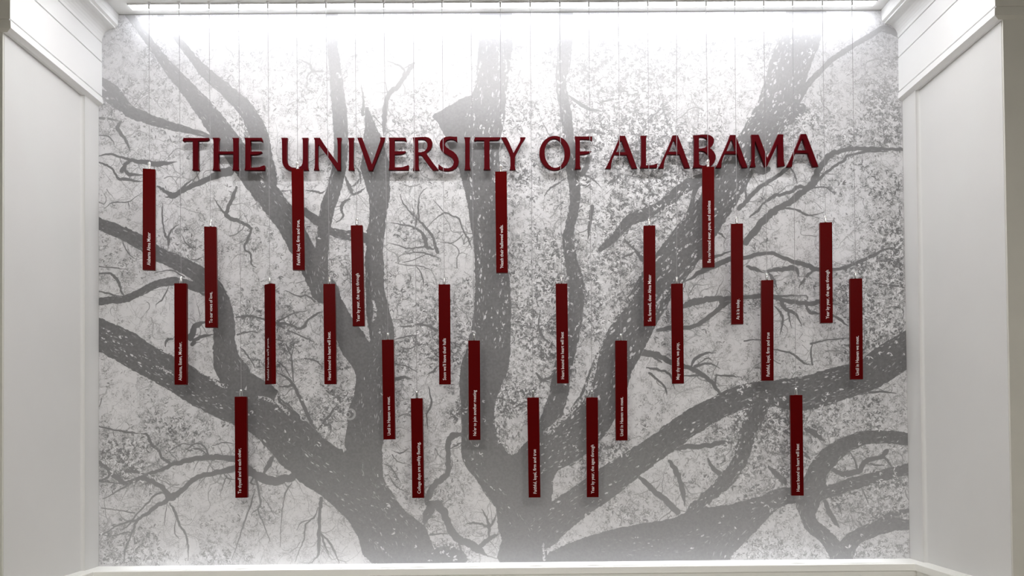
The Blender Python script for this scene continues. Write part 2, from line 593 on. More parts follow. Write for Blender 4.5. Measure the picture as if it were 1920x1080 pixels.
exec_branches = [
    # left, top
    [(185, 293, 2), (207, 290, 4), (225, 295, 4), (242, 300, 6), (270, 305, 9), (300, 307, 10), (332, 304, 9)],
    [(228, 321, 8), (237, 306, 7), (252, 301, 6)], [(232, 316, 7), (242, 327, 7), (270, 329, 7)],
    [(185, 305, 3), (200, 310, 4), (212, 320, 4), (222, 335, 5), (240, 338, 6), (268, 341, 6)],
    [(295, 350, 6), (312, 360, 7), (325, 367, 9), (337, 361, 9), (352, 352, 9), (370, 345, 10), (400, 331, 12), (430, 322, 18)], [(310, 370, 4), (327, 370, 6)],
    [(337, 358, 5), (350, 345, 4), (362, 336, 3)],
    [(443, 352, 8), (437, 370, 8), (428, 390, 7), (425, 405, 8), (443, 414, 7), (460, 421, 6), (470, 430, 5), (464, 450, 5), (458, 466, 4), (470, 478, 4), (471, 495, 3), (480, 502, 2)],
    [(425, 404, 5), (412, 390, 3), (400, 370, 2)],
    [(305, 382, 2), (304, 400, 3), (306, 425, 3), (310, 442, 4), (316, 450, 6), (316, 465, 3)], [(315, 446, 5), (322, 431, 3), (336, 420, 3)],
    [(195, 391, 1.5), (212, 380, 2), (240, 379, 2), (265, 362, 2)], [(240, 379, 2), (243, 392, 1.5)],
    [(187, 222, 5), (207, 224, 4), (226, 228, 4)], [(227, 228, 6), (220, 239, 7), (230, 256, 6), (238, 268, 5), (244, 285, 4)], [(185, 254, 2), (205, 258, 3), (215, 272, 3)],
    [(185, 500, 2), (215, 503, 2), (240, 506, 1.5)], [(185, 513, 3), (205, 513, 4), (215, 520, 5), (224, 535, 5), (228, 548, 4)], [(345, 520, 3), (322, 508, 2.5), (290, 512, 2)],
    [(185, 547, 2), (200, 550, 3), (222, 556, 4)], [(232, 555, 4), (226, 545, 4), (226, 534, 3)],
    [(230, 443, 2.5), (232, 460, 2.5), (243, 478, 2), (251, 485, 2)], [(340, 440, 2), (350, 458, 2.5), (365, 470, 2.5)], [(357, 487, 2.5), (370, 487, 3), (380, 482, 3)],
    # left, by the upright trunk
    [(442, 596, 5), (456, 594, 5), (472, 593, 4), (490, 598, 4), (505, 604, 4), (520, 606, 5), (542, 608, 6), (560, 617, 5), (571, 612, 6), (575, 603, 4), (592, 590, 4), (605, 585, 3)],
    [(445, 628, 4), (462, 623, 3), (482, 623, 3)], [(357, 634, 12), (362, 618, 11), (372, 608, 9), (390, 603, 7)], [(360, 646, 8), (368, 636, 7), (382, 630, 6), (400, 628, 5)],
    [(450, 652, 3), (460, 662, 3), (470, 676, 3), (478, 690, 3)], [(318, 532, 2), (305, 560, 3), (292, 572, 2)],
    [(310, 650, 4), (313, 637, 5), (325, 636, 4)], [(535, 545, 2), (560, 556, 3), (575, 555, 3), (590, 566, 4)], [(520, 605, 4), (545, 590, 3), (575, 583, 3)], [(520, 608, 4), (540, 620, 3), (570, 633, 3), (590, 642, 2)],
    [(588, 810, 8), (580, 785, 7), (565, 752, 7), (550, 723, 6), (535, 707, 4), (520, 700, 3)], [(550, 722, 5), (538, 725, 4), (522, 726, 3)],
    [(550, 716, 4), (548, 690, 4), (546, 670, 3), (534, 643, 3), (517, 637, 2)], [(546, 668, 3), (552, 645, 2)],
    [(520, 678, 3), (534, 690, 3), (546, 710, 3)],
    [(596, 806, 5), (610, 788, 5), (622, 773, 5), (634, 757, 3)], [(600, 800, 5), (618, 797, 4), (620, 812, 3)], [(570, 672, 3), (590, 676, 3), (605, 690, 3)],
    [(527, 750, 6), (545, 766, 6), (560, 785, 6), (575, 800, 5)], [(632, 692, 4), (645, 692, 4), (658, 688, 4)],
    # left, bottom
    [(565, 886, 12), (540, 897, 15), (510, 902, 17), (490, 897, 18), (470, 885, 15), (455, 872, 13), (440, 862, 11), (410, 858, 11), (385, 859, 11), (350, 864, 9), (322, 872, 8), (300, 882, 7), (276, 890, 6), (262, 897, 6), (237, 907, 8), (216, 894, 9), (200, 880, 8), (184, 866, 7)],
    [(276, 892, 5), (262, 887, 5), (240, 884, 5), (218, 889, 4)],
    [(495, 886, 10), (506, 868, 10), (516, 850, 9)], [(470, 886, 9), (455, 880, 10), (438, 879, 12), (405, 886, 10), (370, 895, 9), (350, 912, 9), (330, 928, 11), (318, 932, 12), (305, 915, 9), (290, 905, 8), (272, 898, 8), (255, 898, 6), (238, 906, 6)],
    [(318, 930, 10), (310, 942, 8), (296, 947, 8), (275, 964, 6), (258, 974, 5), (250, 992, 4), (243, 1010, 3), (235, 1030, 4), (232, 1056, 3)],
    [(318, 944, 5), (328, 960, 5), (337, 985, 4), (348, 1003, 4), (352, 1025, 3), (352, 1052, 2)], [(313, 945, 2), (310, 965, 2), (308, 985, 1.5)], [(330, 972, 2), (327, 998, 2), (335, 1010, 2)],
    [(312, 926, 4), (295, 926, 4), (275, 945, 3), (258, 963, 3), (240, 985, 3), (225, 995, 2)],
    [(258, 975, 5), (235, 980, 4), (215, 988, 3), (200, 998, 3), (186, 1004, 3)], [(252, 998, 3), (232, 999, 3), (215, 1005, 2), (186, 1002, 2)],
    [(245, 907, 4), (222, 920, 3), (205, 930, 2), (193, 936, 2)], [(230, 907, 3), (205, 905, 3), (185, 902, 3)], [(208, 888, 5), (198, 898, 4), (185, 901, 4)], [(252, 962, 3), (220, 957, 2), (190, 953, 2)],
    [(264, 813, 3), (276, 816, 5), (285, 835, 6), (297, 845, 5), (305, 860, 5), (318, 869, 6)], [(310, 852, 2), (330, 838, 2), (345, 832, 2), (365, 838, 2)],
    [(388, 852, 4), (372, 842, 4), (355, 845, 3), (345, 840, 3)], [(390, 852, 4), (380, 835, 3), (365, 833, 3), (345, 845, 3)], [(398, 836, 2), (420, 830, 2), (440, 833, 2)],
    [(419, 888, 3), (427, 897, 3), (440, 900, 2)], [(425, 893, 3), (418, 910, 2), (412, 930, 2)], [(478, 918, 3), (470, 945, 3), (457, 982, 3), (445, 1020, 2), (434, 1050, 2)], [(470, 965, 2), (485, 952, 3)], [(480, 890, 4), (470, 905, 4), (482, 910, 3)],
    [(186, 800, 3), (210, 806, 3), (240, 811, 4), (262, 813, 3)],
    # left centre
    [(560, 112, 3), (580, 121, 4), (587, 133, 5), (612, 136, 4)], [(587, 133, 4), (577, 142, 3), (575, 165, 2)],
    [(776, 119, 8), (768, 130, 8), (758, 146, 8), (745, 163, 9), (728, 179, 9), (722, 205, 9), (720, 230, 9), (719, 256, 9)], [(757, 145, 5), (756, 130, 4), (740, 120, 3), (724, 115, 2)], [(758, 128, 3), (770, 122, 4)],
    [(727, 178, 3), (722, 155, 2)], [(680, 215, 4), (702, 220, 3), (715, 235, 3)], [(680, 216, 6), (681, 190, 4), (677, 160, 3)],
    [(812, 468, 6), (800, 463, 7), (797, 450, 8), (790, 437, 6), (775, 427, 4), (755, 422, 3), (730, 418, 2)], [(820, 473, 7), (815, 460, 6), (811, 445, 5), (800, 430, 5), (785, 413, 4), (768, 397, 3), (755, 380, 3), (750, 365, 2)],
    [(800, 462, 4), (780, 465, 3), (762, 466, 3), (745, 460, 2), (725, 455, 2)], [(822, 484, 3), (805, 478, 3), (787, 474, 3), (755, 476, 2)], [(785, 410, 4), (784, 385, 3), (788, 365, 2), (800, 352, 2)],
    [(778, 430, 3), (780, 415, 4), (782, 400, 3)], [(800, 428, 2), (815, 412, 2), (833, 400, 3), (848, 406, 3), (860, 411, 3), (868, 432, 3), (878, 450, 3), (885, 466, 3)], [(812, 375, 2), (825, 390, 2), (835, 402, 2)],
    [(868, 440, 2), (850, 455, 2), (825, 455, 2)], [(755, 492, 2), (770, 490, 2), (785, 484, 2), (800, 476, 2)], [(780, 500, 3), (790, 515, 3), (795, 540, 2)], [(745, 495, 2), (765, 498, 2), (790, 500, 2), (810, 508, 2)],
    [(646, 330, 3), (652, 344, 6), (657, 356, 7), (662, 366, 5)], [(659, 350, 3), (668, 344, 4), (676, 332, 3)], [(662, 365, 5), (675, 360, 4), (684, 352, 4)], [(655, 374, 6), (643, 380, 6), (640, 394, 5), (643, 407, 4), (630, 418, 2)], [(665, 310, 3), (674, 325, 4), (676, 345, 3)],
    [(528, 359, 3), (546, 357, 3)], [(573, 357, 3), (588, 359, 4), (602, 362, 4), (612, 357, 3)],
    [(740, 712, 7), (755, 708, 6), (772, 710, 6)], [(740, 683, 3), (760, 687, 3), (780, 697, 2)], [(820, 687, 4), (812, 697, 5), (800, 703, 3)], [(738, 637, 3), (760, 632, 3), (785, 628, 2)], [(756, 653, 3), (765, 655, 3), (780, 648, 2)], [(745, 670, 2), (756, 658, 3), (752, 650, 2)],
    [(803, 725, 3), (808, 755, 4), (800, 780, 3), (802, 805, 3)], [(746, 612, 3), (770, 612, 4), (790, 608, 4), (820, 620, 5)],
    # bottom centre
    [(866, 815, 10), (852, 816, 11), (842, 824, 11), (840, 845, 10), (840, 870, 10), (838, 888, 10), (826, 900, 11), (813, 912, 11), (803, 930, 12), (796, 942, 10)], [(843, 842, 3), (855, 836, 4), (865, 830, 3)], [(843, 885, 3), (848, 870, 2), (846, 858, 2)],
    [(800, 945, 13), (814, 945, 14), (826, 952, 15), (836, 972, 14), (845, 995, 14), (860, 1010, 14), (880, 1021, 14), (896, 1030, 12), (915, 1044, 8)], [(806, 954, 16), (800, 968, 15), (795, 985, 14)],
    [(898, 1027, 9), (912, 1014, 8), (925, 1007, 7), (936, 1001, 5)], [(916, 1012, 6), (917, 990, 6), (912, 972, 4), (903, 955, 3)], [(915, 989, 5), (900, 982, 4), (885, 981, 4), (872, 983, 3)], [(919, 987, 5), (926, 975, 4), (931, 965, 4)],
    [(806, 1003, 4), (822, 1001, 3), (842, 1001, 3)], [(856, 1010, 5), (862, 1024, 4), (866, 1034, 3)],
    [(602, 935, 7), (600, 960, 6), (598, 995, 7), (597, 1035, 5), (585, 1056, 4)], [(599, 995, 4), (608, 1020, 4), (616, 1040, 3)], [(600, 998, 4), (615, 1015, 4), (627, 1035, 4), (636, 1055, 3)],
    [(596, 952, 3), (590, 968, 3), (573, 985, 3), (570, 1010, 3), (562, 1030, 2), (553, 1054, 2)], [(590, 972, 2), (565, 980, 2), (556, 994, 1.5)], [(547, 905, 3), (535, 925, 3), (531, 945, 2), (528, 965, 2), (525, 1025, 2)],
    [(480, 900, 5), (488, 940, 4), (484, 960, 4), (495, 985, 3), (506, 1015, 2)], [(490, 930, 2), (505, 950, 2), (515, 970, 1.5)],
    [(735, 845, 2), (750, 850, 3), (765, 842, 3)], [(720, 870, 3), (735, 880, 3), (750, 905, 2)], [(728, 890, 3), (740, 910, 3), (752, 918, 2), (765, 924, 2)], [(735, 853, 3), (745, 865, 2), (770, 873, 2)],
    # right of centre
    [(1012, 590, 3), (1010, 615, 4), (1020, 635, 4), (1035, 645, 4)], [(1005, 700, 6), (1015, 712, 6), (1030, 716, 6)], [(1035, 707, 6), (1020, 712, 4), (1010, 720, 3)],
    [(1060, 335, 3), (1045, 345, 4), (1030, 355, 3), (1020, 368, 2)], [(1082, 325, 5), (1100, 330, 4), (1115, 340, 3), (1125, 350, 2)], [(1090, 328, 10), (1098, 315, 9), (1102, 300, 8), (1105, 285, 6)],
    [(1110, 388, 8), (1106, 410, 7), (1104, 430, 6), (1102, 450, 3)], [(1140, 345, 6), (1155, 335, 7), (1165, 325, 6)], [(1064, 178, 5), (1085, 195, 7), (1105, 205, 6), (1130, 210, 5)],
    [(1095, 185, 3), (1097, 172, 3), (1115, 160, 3), (1130, 145, 3)], [(1215, 228, 4), (1235, 208, 3), (1255, 190, 2)], [(1010, 215, 2), (1025, 245, 2), (1035, 265, 2)], [(1120, 195, 4), (1145, 188, 4), (1160, 186, 3)],
    [(1130, 252, 8), (1110, 245, 8), (1088, 255, 7)], [(1175, 455, 5), (1195, 475, 6), (1205, 487, 8), (1215, 500, 4)], [(1165, 484, 3), (1180, 478, 5), (1190, 473, 4)],
    # right branches
    [(1692, 281, 6), (1660, 280, 6), (1620, 279, 8), (1590, 281, 8), (1570, 286, 9), (1556, 292, 11), (1547, 302, 11), (1537, 317, 11), (1526, 337, 11), (1512, 355, 12), (1482, 377, 12), (1455, 395, 12), (1438, 408, 13), (1418, 430, 13), (1398, 455, 14)],
    [(1665, 285, 3), (1625, 285, 5), (1592, 292, 5), (1580, 302, 6), (1560, 315, 5), (1540, 332, 6), (1522, 352, 7)], [(1432, 382, 7), (1450, 368, 7), (1465, 365, 6), (1482, 360, 6), (1497, 351, 7), (1512, 352, 7)],
    [(1385, 392, 9), (1400, 376, 8), (1417, 357, 8), (1440, 342, 7), (1456, 332, 7), (1475, 317, 7), (1492, 300, 5)], [(1482, 315, 4), (1490, 330, 4), (1494, 345, 3)], [(1400, 378, 5), (1397, 355, 4), (1395, 335, 4)], [(1500, 352, 4), (1545, 352, 3), (1560, 360, 2)],
    [(1680, 464, 4), (1655, 470, 5), (1620, 487, 6), (1590, 500, 6), (1562, 505, 6), (1530, 505, 9), (1512, 498, 9), (1485, 490, 8), (1462, 481, 7), (1440, 475, 7), (1400, 482, 8), (1360, 490, 10), (1315, 510, 10), (1282, 530, 9)],
    [(1525, 508, 6), (1515, 516, 6), (1505, 528, 5), (1497, 540, 4)], [(1440, 509, 9), (1465, 506, 9), (1490, 504, 9), (1498, 520, 7)], [(1440, 512, 7), (1450, 525, 7), (1456, 540, 5)],
    [(1295, 488, 6), (1318, 484, 7), (1340, 482, 6), (1372, 470, 4)], [(1340, 435, 4), (1352, 440, 4), (1360, 448, 3)], [(1405, 408, 5), (1420, 395, 5), (1437, 375, 4)],
    [(1470, 391, 3), (1495, 394, 3), (1515, 405, 3), (1545, 398, 3)], [(1462, 390, 3), (1485, 392, 3), (1505, 400, 3), (1535, 410, 3)], [(1400, 500, 8), (1415, 505, 8), (1432, 512, 7)],
    [(1232, 620, 10), (1260, 615, 10), (1292, 615, 8), (1320, 602, 9), (1345, 582, 9), (1358, 570, 8), (1376, 566, 6)], [(1278, 577, 12), (1295, 569, 12), (1310, 565, 12), (1335, 561, 11), (1370, 561, 9), (1395, 557, 8), (1425, 556, 9), (1440, 552, 9), (1462, 562, 9), (1490, 567, 8), (1515, 570, 9), (1537, 567, 8), (1570, 572, 5)],
    [(1350, 565, 8), (1356, 572, 10), (1362, 566, 6)], [(1455, 556, 5), (1480, 555, 4), (1512, 554, 3)], [(1465, 565, 8), (1472, 580, 7), (1490, 588, 6), (1503, 612, 3)], [(1510, 573, 6), (1520, 586, 7), (1540, 588, 5)], [(1452, 575, 4), (1465, 590, 5), (1466, 610, 4), (1462, 628, 3)], [(1478, 585, 4), (1480, 600, 3), (1484, 615, 3)],
    [(1205, 662, 13), (1220, 664, 12), (1235, 668, 10), (1260, 680, 10), (1290, 690, 9), (1315, 702, 9), (1332, 716, 8), (1345, 732, 6), (1356, 748, 6)],
    [(1295, 688, 6), (1303, 673, 6), (1322, 663, 5), (1342, 662, 4)], [(1302, 688, 6), (1328, 682, 4), (1350, 692, 3)], [(1282, 705, 4), (1305, 704, 4), (1322, 704, 3)], [(1340, 704, 4), (1365, 705, 4), (1390, 708, 4)], [(1343, 702, 4), (1341, 715, 4), (1340, 728, 3)],
    [(1212, 690, 5), (1230, 693, 5), (1255, 702, 4), (1265, 730, 3)], [(1217, 700, 5), (1232, 712, 4), (1246, 726, 4), (1250, 742, 3)], [(1240, 680, 5), (1225, 670, 5), (1210, 660, 5)], [(1305, 686, 3), (1325, 672, 3), (1335, 676, 2)],
    [(1440, 654, 3), (1465, 658, 3), (1487, 665, 4), (1505, 680, 4), (1518, 685, 4)], [(1520, 645, 4), (1540, 640, 3), (1570, 636, 3), (1592, 634, 2)], [(1523, 684, 4), (1520, 660, 3), (1524, 640, 3)], [(1560, 590, 5), (1575, 600, 5), (1590, 612, 4)],
    [(1395, 640, 3), (1420, 637, 2), (1440, 640, 2)], [(1640, 532, 3), (1680, 536, 4), (1695, 540, 3)],
    # right, bottom
    [(1262, 842, 10), (1290, 838, 10), (1325, 836, 9), (1352, 830, 8), (1376, 831, 8)],
    [(1193, 892, 9), (1208, 903, 9), (1222, 917, 10), (1245, 936, 11), (1270, 960, 12)], [(1254, 865, 10), (1265, 880, 10), (1275, 902, 9), (1281, 925, 9), (1284, 950, 9)], [(1327, 860, 6), (1335, 877, 8), (1352, 892, 9)],
    [(1552, 878, 8), (1580, 888, 11), (1610, 883, 11), (1622, 866, 10), (1640, 860, 8), (1655, 855, 8), (1662, 846, 9)], [(1608, 882, 5), (1600, 860, 3), (1590, 845, 2)], [(1625, 870, 4), (1645, 872, 4), (1665, 874, 3)], [(1655, 855, 5), (1668, 870, 4), (1675, 882, 3)],
    [(1630, 1005, 4), (1615, 985, 4), (1605, 975, 3)], [(1615, 915, 3), (1622, 930, 3), (1628, 945, 3)], [(1540, 930, 7), (1550, 950, 9), (1562, 975, 10), (1575, 990, 7)], [(1560, 935, 4), (1572, 950, 5), (1578, 968, 4)],
    [(1440, 875, 10), (1455, 890, 10), (1470, 905, 12)], [(1508, 852, 8), (1520, 862, 8)], [(1510, 805, 10), (1530, 815, 12), (1548, 830, 10)], [(1405, 780, 4), (1400, 800, 8)], [(1600, 742, 4), (1640, 735, 5), (1680, 738, 5)],
]
for b in exec_branches:
    branch(b)

# ---- the big limbs
LIMB = np.zeros((TH, TW), np.float32)
FLECK = []
STREAK = []


def limb(pts, flecks=0.0, fl=(4, 9), thin=0.32, name=None, rough=1.6):
    stroke(LIMB, pts, 1.0, rough)
    for (amount, dest) in ((2.6, STREAK), (flecks, FLECK)):
        xy = tpa([(p[0], p[1]) for p in pts])
        S = spline(np.column_stack([xy, np.array([p[2] * KW / 2 for p in pts], np.float32)]), 8)
        for a, b in zip(S, S[1:]):
            L = math.hypot(b[0] - a[0], b[1] - a[1])
            n = amount * L * a[2] / 900
            for k in range(int(n + rng.random())):
                t = rng.random(); o = (rng.random() * 2 - 1)
                o = math.copysign(abs(o) ** 0.8, o) * 0.96
                ang = math.atan2(b[1] - a[1], b[0] - a[0])
                r = a[2] * o
                L2 = (3 + 8 * rng.random()) if dest is STREAK else fl[0] + (fl[1] - fl[0]) * rng.random() ** 2
                dest.append((a[0] + t * (b[0] - a[0]) - math.sin(ang) * r, a[1] + t * (b[1] - a[1]) + math.cos(ang) * r, L2, max(0.9, L2 * (0.15 if dest is STREAK else thin) * (0.6 + 0.9 * rng.random())), ang + (rng.random() - 0.5) * 0.7))


# upper left, pale and broad
limb([(190, 152, 12), (202, 160, 18), (215, 172, 20), (228, 190, 20), (238, 205, 22), (258, 216, 22), (285, 226, 19), (320, 237, 16), (350, 244, 13), (385, 254, 9), (420, 266, 4)])
limb([(190, 175, 14), (205, 185, 18), (228, 202, 18)])
limb([(300, 30, 10), (360, 108, 15), (380, 132, 20), (400, 150, 22), (430, 176, 26), (460, 205, 30), (482, 245, 34), (492, 290, 36), (500, 340, 40)])
# left limbs and the upright trunk
limb([(180, 417, 22), (225, 436, 25), (265, 456, 27), (292, 474, 28), (330, 492, 28), (365, 511, 32), (398, 540, 36), (415, 575, 38), (420, 610, 40), (421, 645, 42), (426, 680, 52), (440, 705, 60)], 0.15, thin=0.2)
limb([(180, 566, 15), (210, 563, 14), (235, 561, 14), (262, 549, 14), (290, 535, 14), (320, 528, 16), (345, 531, 16), (372, 540, 18), (400, 550, 24)])
limb([(180, 624, 56), (225, 646, 60), (275, 675, 60), (327, 703, 60), (375, 732, 62), (430, 758, 66), (480, 775, 72), (520, 800, 84), (560, 840, 92)], 0.5)
limb([(180, 622, 24), (215, 640, 26), (250, 662, 26), (280, 688, 24), (330, 712, 24), (380, 742, 22), (420, 760, 22)], 4.5, fl=(3, 9), thin=0.36)
polygon(LIMB, [(470, 700), (520, 732), (530, 760), (555, 780), (590, 806), (620, 832), (640, 843), (652, 838), (716, 700), (716, 805), (717, 870), (721, 905), (742, 944), (790, 981), (803, 1000), (812, 1026), (813, 1056), (697, 1056), (665, 995), (637, 960), (600, 928), (560, 902), (512, 847), (480, 818), (450, 790)])
limb([(560, 850, 40), (620, 900, 50), (680, 945, 60), (720, 985, 80), (750, 1040, 90)], 1.1, fl=(4, 11), thin=0.25)
limb([(688, 860, 30), (700, 900, 36), (730, 950, 36), (770, 1000, 40)], 0.9, fl=(4, 12), thin=0.25)
# left centre
limb([(622, 26, 21), (624, 100, 21), (629, 140, 24), (632, 170, 27), (636, 212, 28), (639, 265, 27), (637, 305, 26), (627, 350, 28), (614, 390, 27), (607, 430, 25), (603, 470, 25), (602, 510, 27), (606, 550, 30)], 0.06)
limb([(240, 26, 14), (292, 95, 17), (325, 138, 24), (345, 160, 27), (375, 195, 34), (405, 235, 40), (438, 280, 44), (472, 328, 46), (508, 375, 48), (537, 413, 46), (560, 455, 44), (585, 502, 44), (605, 545, 46)], 0.05)
polygon(LIMB, [(581, 540), (605, 572), (632, 640), (642, 665), (660, 687), (667, 715), (661, 750), (652, 768), (650, 800), (650, 850), (716, 850), (716, 715), (735, 682), (739, 630), (735, 602), (726, 565), (720, 540), (719, 495), (717, 470), (720, 445), (726, 395), (731, 370), (731, 340), (730, 310), (718, 285), (686, 285), (676, 315), (684, 345), (691, 370), (692, 400), (687, 445), (684, 495), (685, 540), (686, 575), (688, 605), (694, 640), (687, 636), (680, 622), (662, 600), (640, 560), (630, 530), (604, 520)])
limb([(688, 205, 8), (694, 240, 22), (700, 275, 40), (703, 305, 46), (708, 345, 34), (709, 400, 30), (705, 450, 28), (702, 500, 30), (703, 550, 32), (709, 600, 34), (716, 650, 36), (705, 700, 40), (690, 760, 50), (686, 830, 50)], 1.3, fl=(4, 10), thin=0.16)
limb([(572, 397, 14), (584, 407, 16), (597, 417, 17)], 1.5, fl=(3, 6))
limb([(618, 434, 15), (640, 440, 18), (665, 444, 20), (690, 448, 20)], 2.5, fl=(3, 6))
# centre trunk
polygon(LIMB, [(899, 24), (894, 125), (890, 172), (868, 184), (850, 195), (828, 207), (808, 219), (818, 227), (828, 245), (837, 262), (848, 290), (860, 320), (870, 355), (876, 385), (881, 420), (886, 450), (889, 490), (890, 540), (886, 600), (876, 650), (862, 690), (862, 740), (865, 800), (866, 860), (890, 897), (922, 930), (931, 965), (933, 990), (940, 1012), (937, 1056), (1022, 1056), (1025, 1030), (1036, 920), (1038, 897), (1048, 882), (1080, 864), (1098, 852), (1120, 830), (1100, 780), (1035, 790), (1010, 806), (985, 830), (960, 853), (942, 836), (930, 808), (927, 765), (937, 730), (953, 690), (957, 640), (958, 560), (952, 500), (945, 420), (935, 360), (930, 310), (938, 250), (942, 200), (950, 170), (956, 125), (960, 24)])
limb([(928, 40, 50), (915, 160, 50), (900, 240, 60), (900, 300, 60), (910, 380, 55), (920, 450, 55), (922, 520, 58), (922, 590, 64), (915, 650, 60)], 2.8, fl=(4, 12), thin=0.30)
limb([(940, 50, 20), (938, 200, 20), (925, 280, 22), (932, 340, 20)], 2.6, fl=(5, 13), thin=0.3)
limb([(885, 700, 30), (885, 780, 30), (890, 850, 30), (920, 910, 36), (960, 960, 40), (985, 1010, 50)], 0.9, fl=(4, 10), thin=0.3)
# upright stem right of the centre
limb([(1060, 26, 28), (1057, 112, 28), (1051, 150, 21), (1056, 187, 22), (1062, 225, 21), (1066, 260, 22), (1072, 320, 20), (1076, 345, 21), (1078, 372, 20), (1075, 397, 19), (1069, 422, 20), (1064, 447, 20), (1067, 470, 22), (1072, 497, 25), (1078, 522, 30), (1082, 550, 31), (1078, 590, 28), (1068, 635, 34), (1060, 668, 32), (1051, 715, 35), (1046, 745, 35), (1034, 780, 38), (1015, 830, 40)], 0.9, fl=(4, 10), thin=0.22)
# the great limb leaning right
limb([(1512, 30, 78), (1500, 70, 78), (1482, 120, 76), (1460, 190, 74), (1430, 245, 68), (1392, 300, 62), (1362, 352, 64), (1330, 400, 66), (1298, 445, 72), (1265, 490, 74), (1235, 530, 74), (1205, 580, 72), (1172, 640, 76), (1147, 690, 76), (1130, 740, 78), (1102, 790, 80), (1055, 835, 70), (1000, 868, 60)], 3.4, fl=(4, 11), thin=0.36)
limb([(1720, 40, 9), (1690, 66, 10), (1672, 58, 11), (1655, 54, 11), (1630, 68, 10), (1600, 86, 10), (1560, 112, 11), (1540, 132, 10), (1515, 158, 12), (1495, 190, 14)])
limb([(1655, 55, 12), (1672, 62, 9), (1686, 70, 7)])
limb([(1345, 325, 28), (1315, 337, 24), (1292, 346, 24), (1272, 360, 23), (1255, 374, 20), (1235, 388, 18), (1210, 402, 24), (1190, 408, 24), (1175, 418, 20), (1158, 438, 17), (1140, 456, 15), (1125, 468, 10)], 0.6, fl=(3, 7))
limb([(1312, 340, 10), (1302, 360, 9), (1296, 385, 8), (1285, 410, 8), (1262, 440, 10)])
limb([(1500, 205, 22), (1475, 228, 18), (1440, 235, 20), (1405, 300, 20), (1425, 320, 16), (1440, 318, 10)])
# lower right limb
limb([(1712, 648, 64), (1660, 680, 66), (1625, 704, 58), (1565, 722, 64), (1507, 738, 64), (1440, 738, 48), (1390, 745, 46), (1340, 768, 44), (1290, 796, 48), (1240, 833, 48), (1190, 868, 50), (1140, 903, 58), (1095, 935, 58), (1050, 968, 62), (1010, 1003, 64)], 1.0, fl=(4, 11), thin=0.28)
limb([(1625, 704, 50), (1565, 722, 55), (1490, 742, 50)], 1.6, fl=(4, 10), thin=0.25)
limb([(1712, 825, 22), (1680, 821, 24), (1655, 820, 24), (1620, 822, 26), (1590, 832, 30), (1562, 850, 36), (1540, 874, 38), (1527, 903, 42), (1516, 932, 48), (1514, 965, 32), (1522, 985, 28), (1545, 1005, 28), (1560, 1022, 30), (1578, 1056, 36)], 0.12)
limb([(1712, 878, 23), (1672, 887, 22), (1640, 896, 22), (1602, 906, 24), (1565, 919, 24), (1530, 926, 26)])
limb([(1712, 985, 18), (1680, 983, 24), (1655, 987, 28), (1620, 1000, 28), (1592, 1020, 32), (1575, 1056, 44)])
limb([(1712, 956, 8), (1685, 962, 10), (1665, 968, 12), (1650, 978, 12)])
limb([(1518, 925, 30), (1490, 928, 30), (1460, 934, 34), (1435, 948, 40), (1405, 975, 46), (1380, 1000, 46), (1350, 1030, 48), (1335, 1056, 50)], 0.5)
limb([(1432, 742, 40), (1418, 775, 34), (1402, 812, 32), (1392, 850, 30), (1376, 882, 28), (1355, 906, 26), (1325, 934, 22), (1298, 960, 24)], 2.6, fl=(3, 9), thin=0.4, rough=3.0)
polygon(LIMB, [(1020, 1056), (1030, 1036), (1110, 1003), (1180, 986), (1262, 971), (1300, 954), (1370, 946), (1440, 928), (1440, 950), (1400, 990), (1382, 1012), (1352, 1030), (1345, 1056)])
limb([(1130, 1025, 30), (1200, 1025, 36), (1270, 1022, 36), (1330, 1000, 36)], 0.9, fl=(3, 9), thin=0.3)
polygon(LIMB, [(815, 1030), (840, 1024), (868, 1034), (872, 1056), (812, 1056)], rough=3)

# leafy masses crossing the limbs, then pale flecks on the bark
stamp_ellipses(LIMB, STREAK, 0.36, erase=True)
fl = np.zeros_like(LIMB)
stamp_ellipses(fl, FLECK, 1.0)
LIMB *= 1 - 0.82 * fl * sstep(-1.3, -0.2, GRAIN + EDGE * 0.4)
# long pale bark edges
for b in ([(1155, 585, 5), (1140, 605, 7), (1128, 640, 5), (1118, 670, 7), (1112, 700, 8), (1100, 735, 8), (1080, 762, 7), (1050, 790, 9), (1022, 812, 9)], [(1185, 555, 6), (1170, 575, 8), (1158, 590, 6)], [(1250, 545, 5), (1235, 565, 6), (1228, 578, 4)],
          [(522, 740, 6), (518, 752, 5), (540, 775, 6)], [(483, 745, 5), (500, 748, 6), (515, 755, 4)], [(372, 696, 5), (395, 708, 5), (412, 722, 6), (425, 725, 6)], [(362, 662, 4), (375, 672, 5), (398, 680, 3)], [(275, 640, 3), (300, 655, 4), (325, 667, 3)],
          [(290, 686, 3), (320, 700, 3)], [(700, 565, 4), (703, 585, 6), (700, 600, 4)], [(490, 338, 5), (495, 350, 4)], [(1380, 790, 14), (1345, 803, 12), (1335, 798, 8)],
          [(932, 1010, 4), (930, 1050, 4)], [(1018, 1020, 4), (1020, 1050, 5)], [(1022, 1032, 4), (1060, 1015, 8), (1100, 985, 22), (1105, 970, 20)], [(1045, 905, 20), (1065, 890, 30), (1090, 880, 24)]):
    lay = np.zeros_like(LIMB)
    stroke(lay, b, 1.0, 3.0)
    lay *= sstep(-0.9, 0.4, GRAIN + EDGE * 0.35)
    LIMB *= 1 - 0.8 * lay

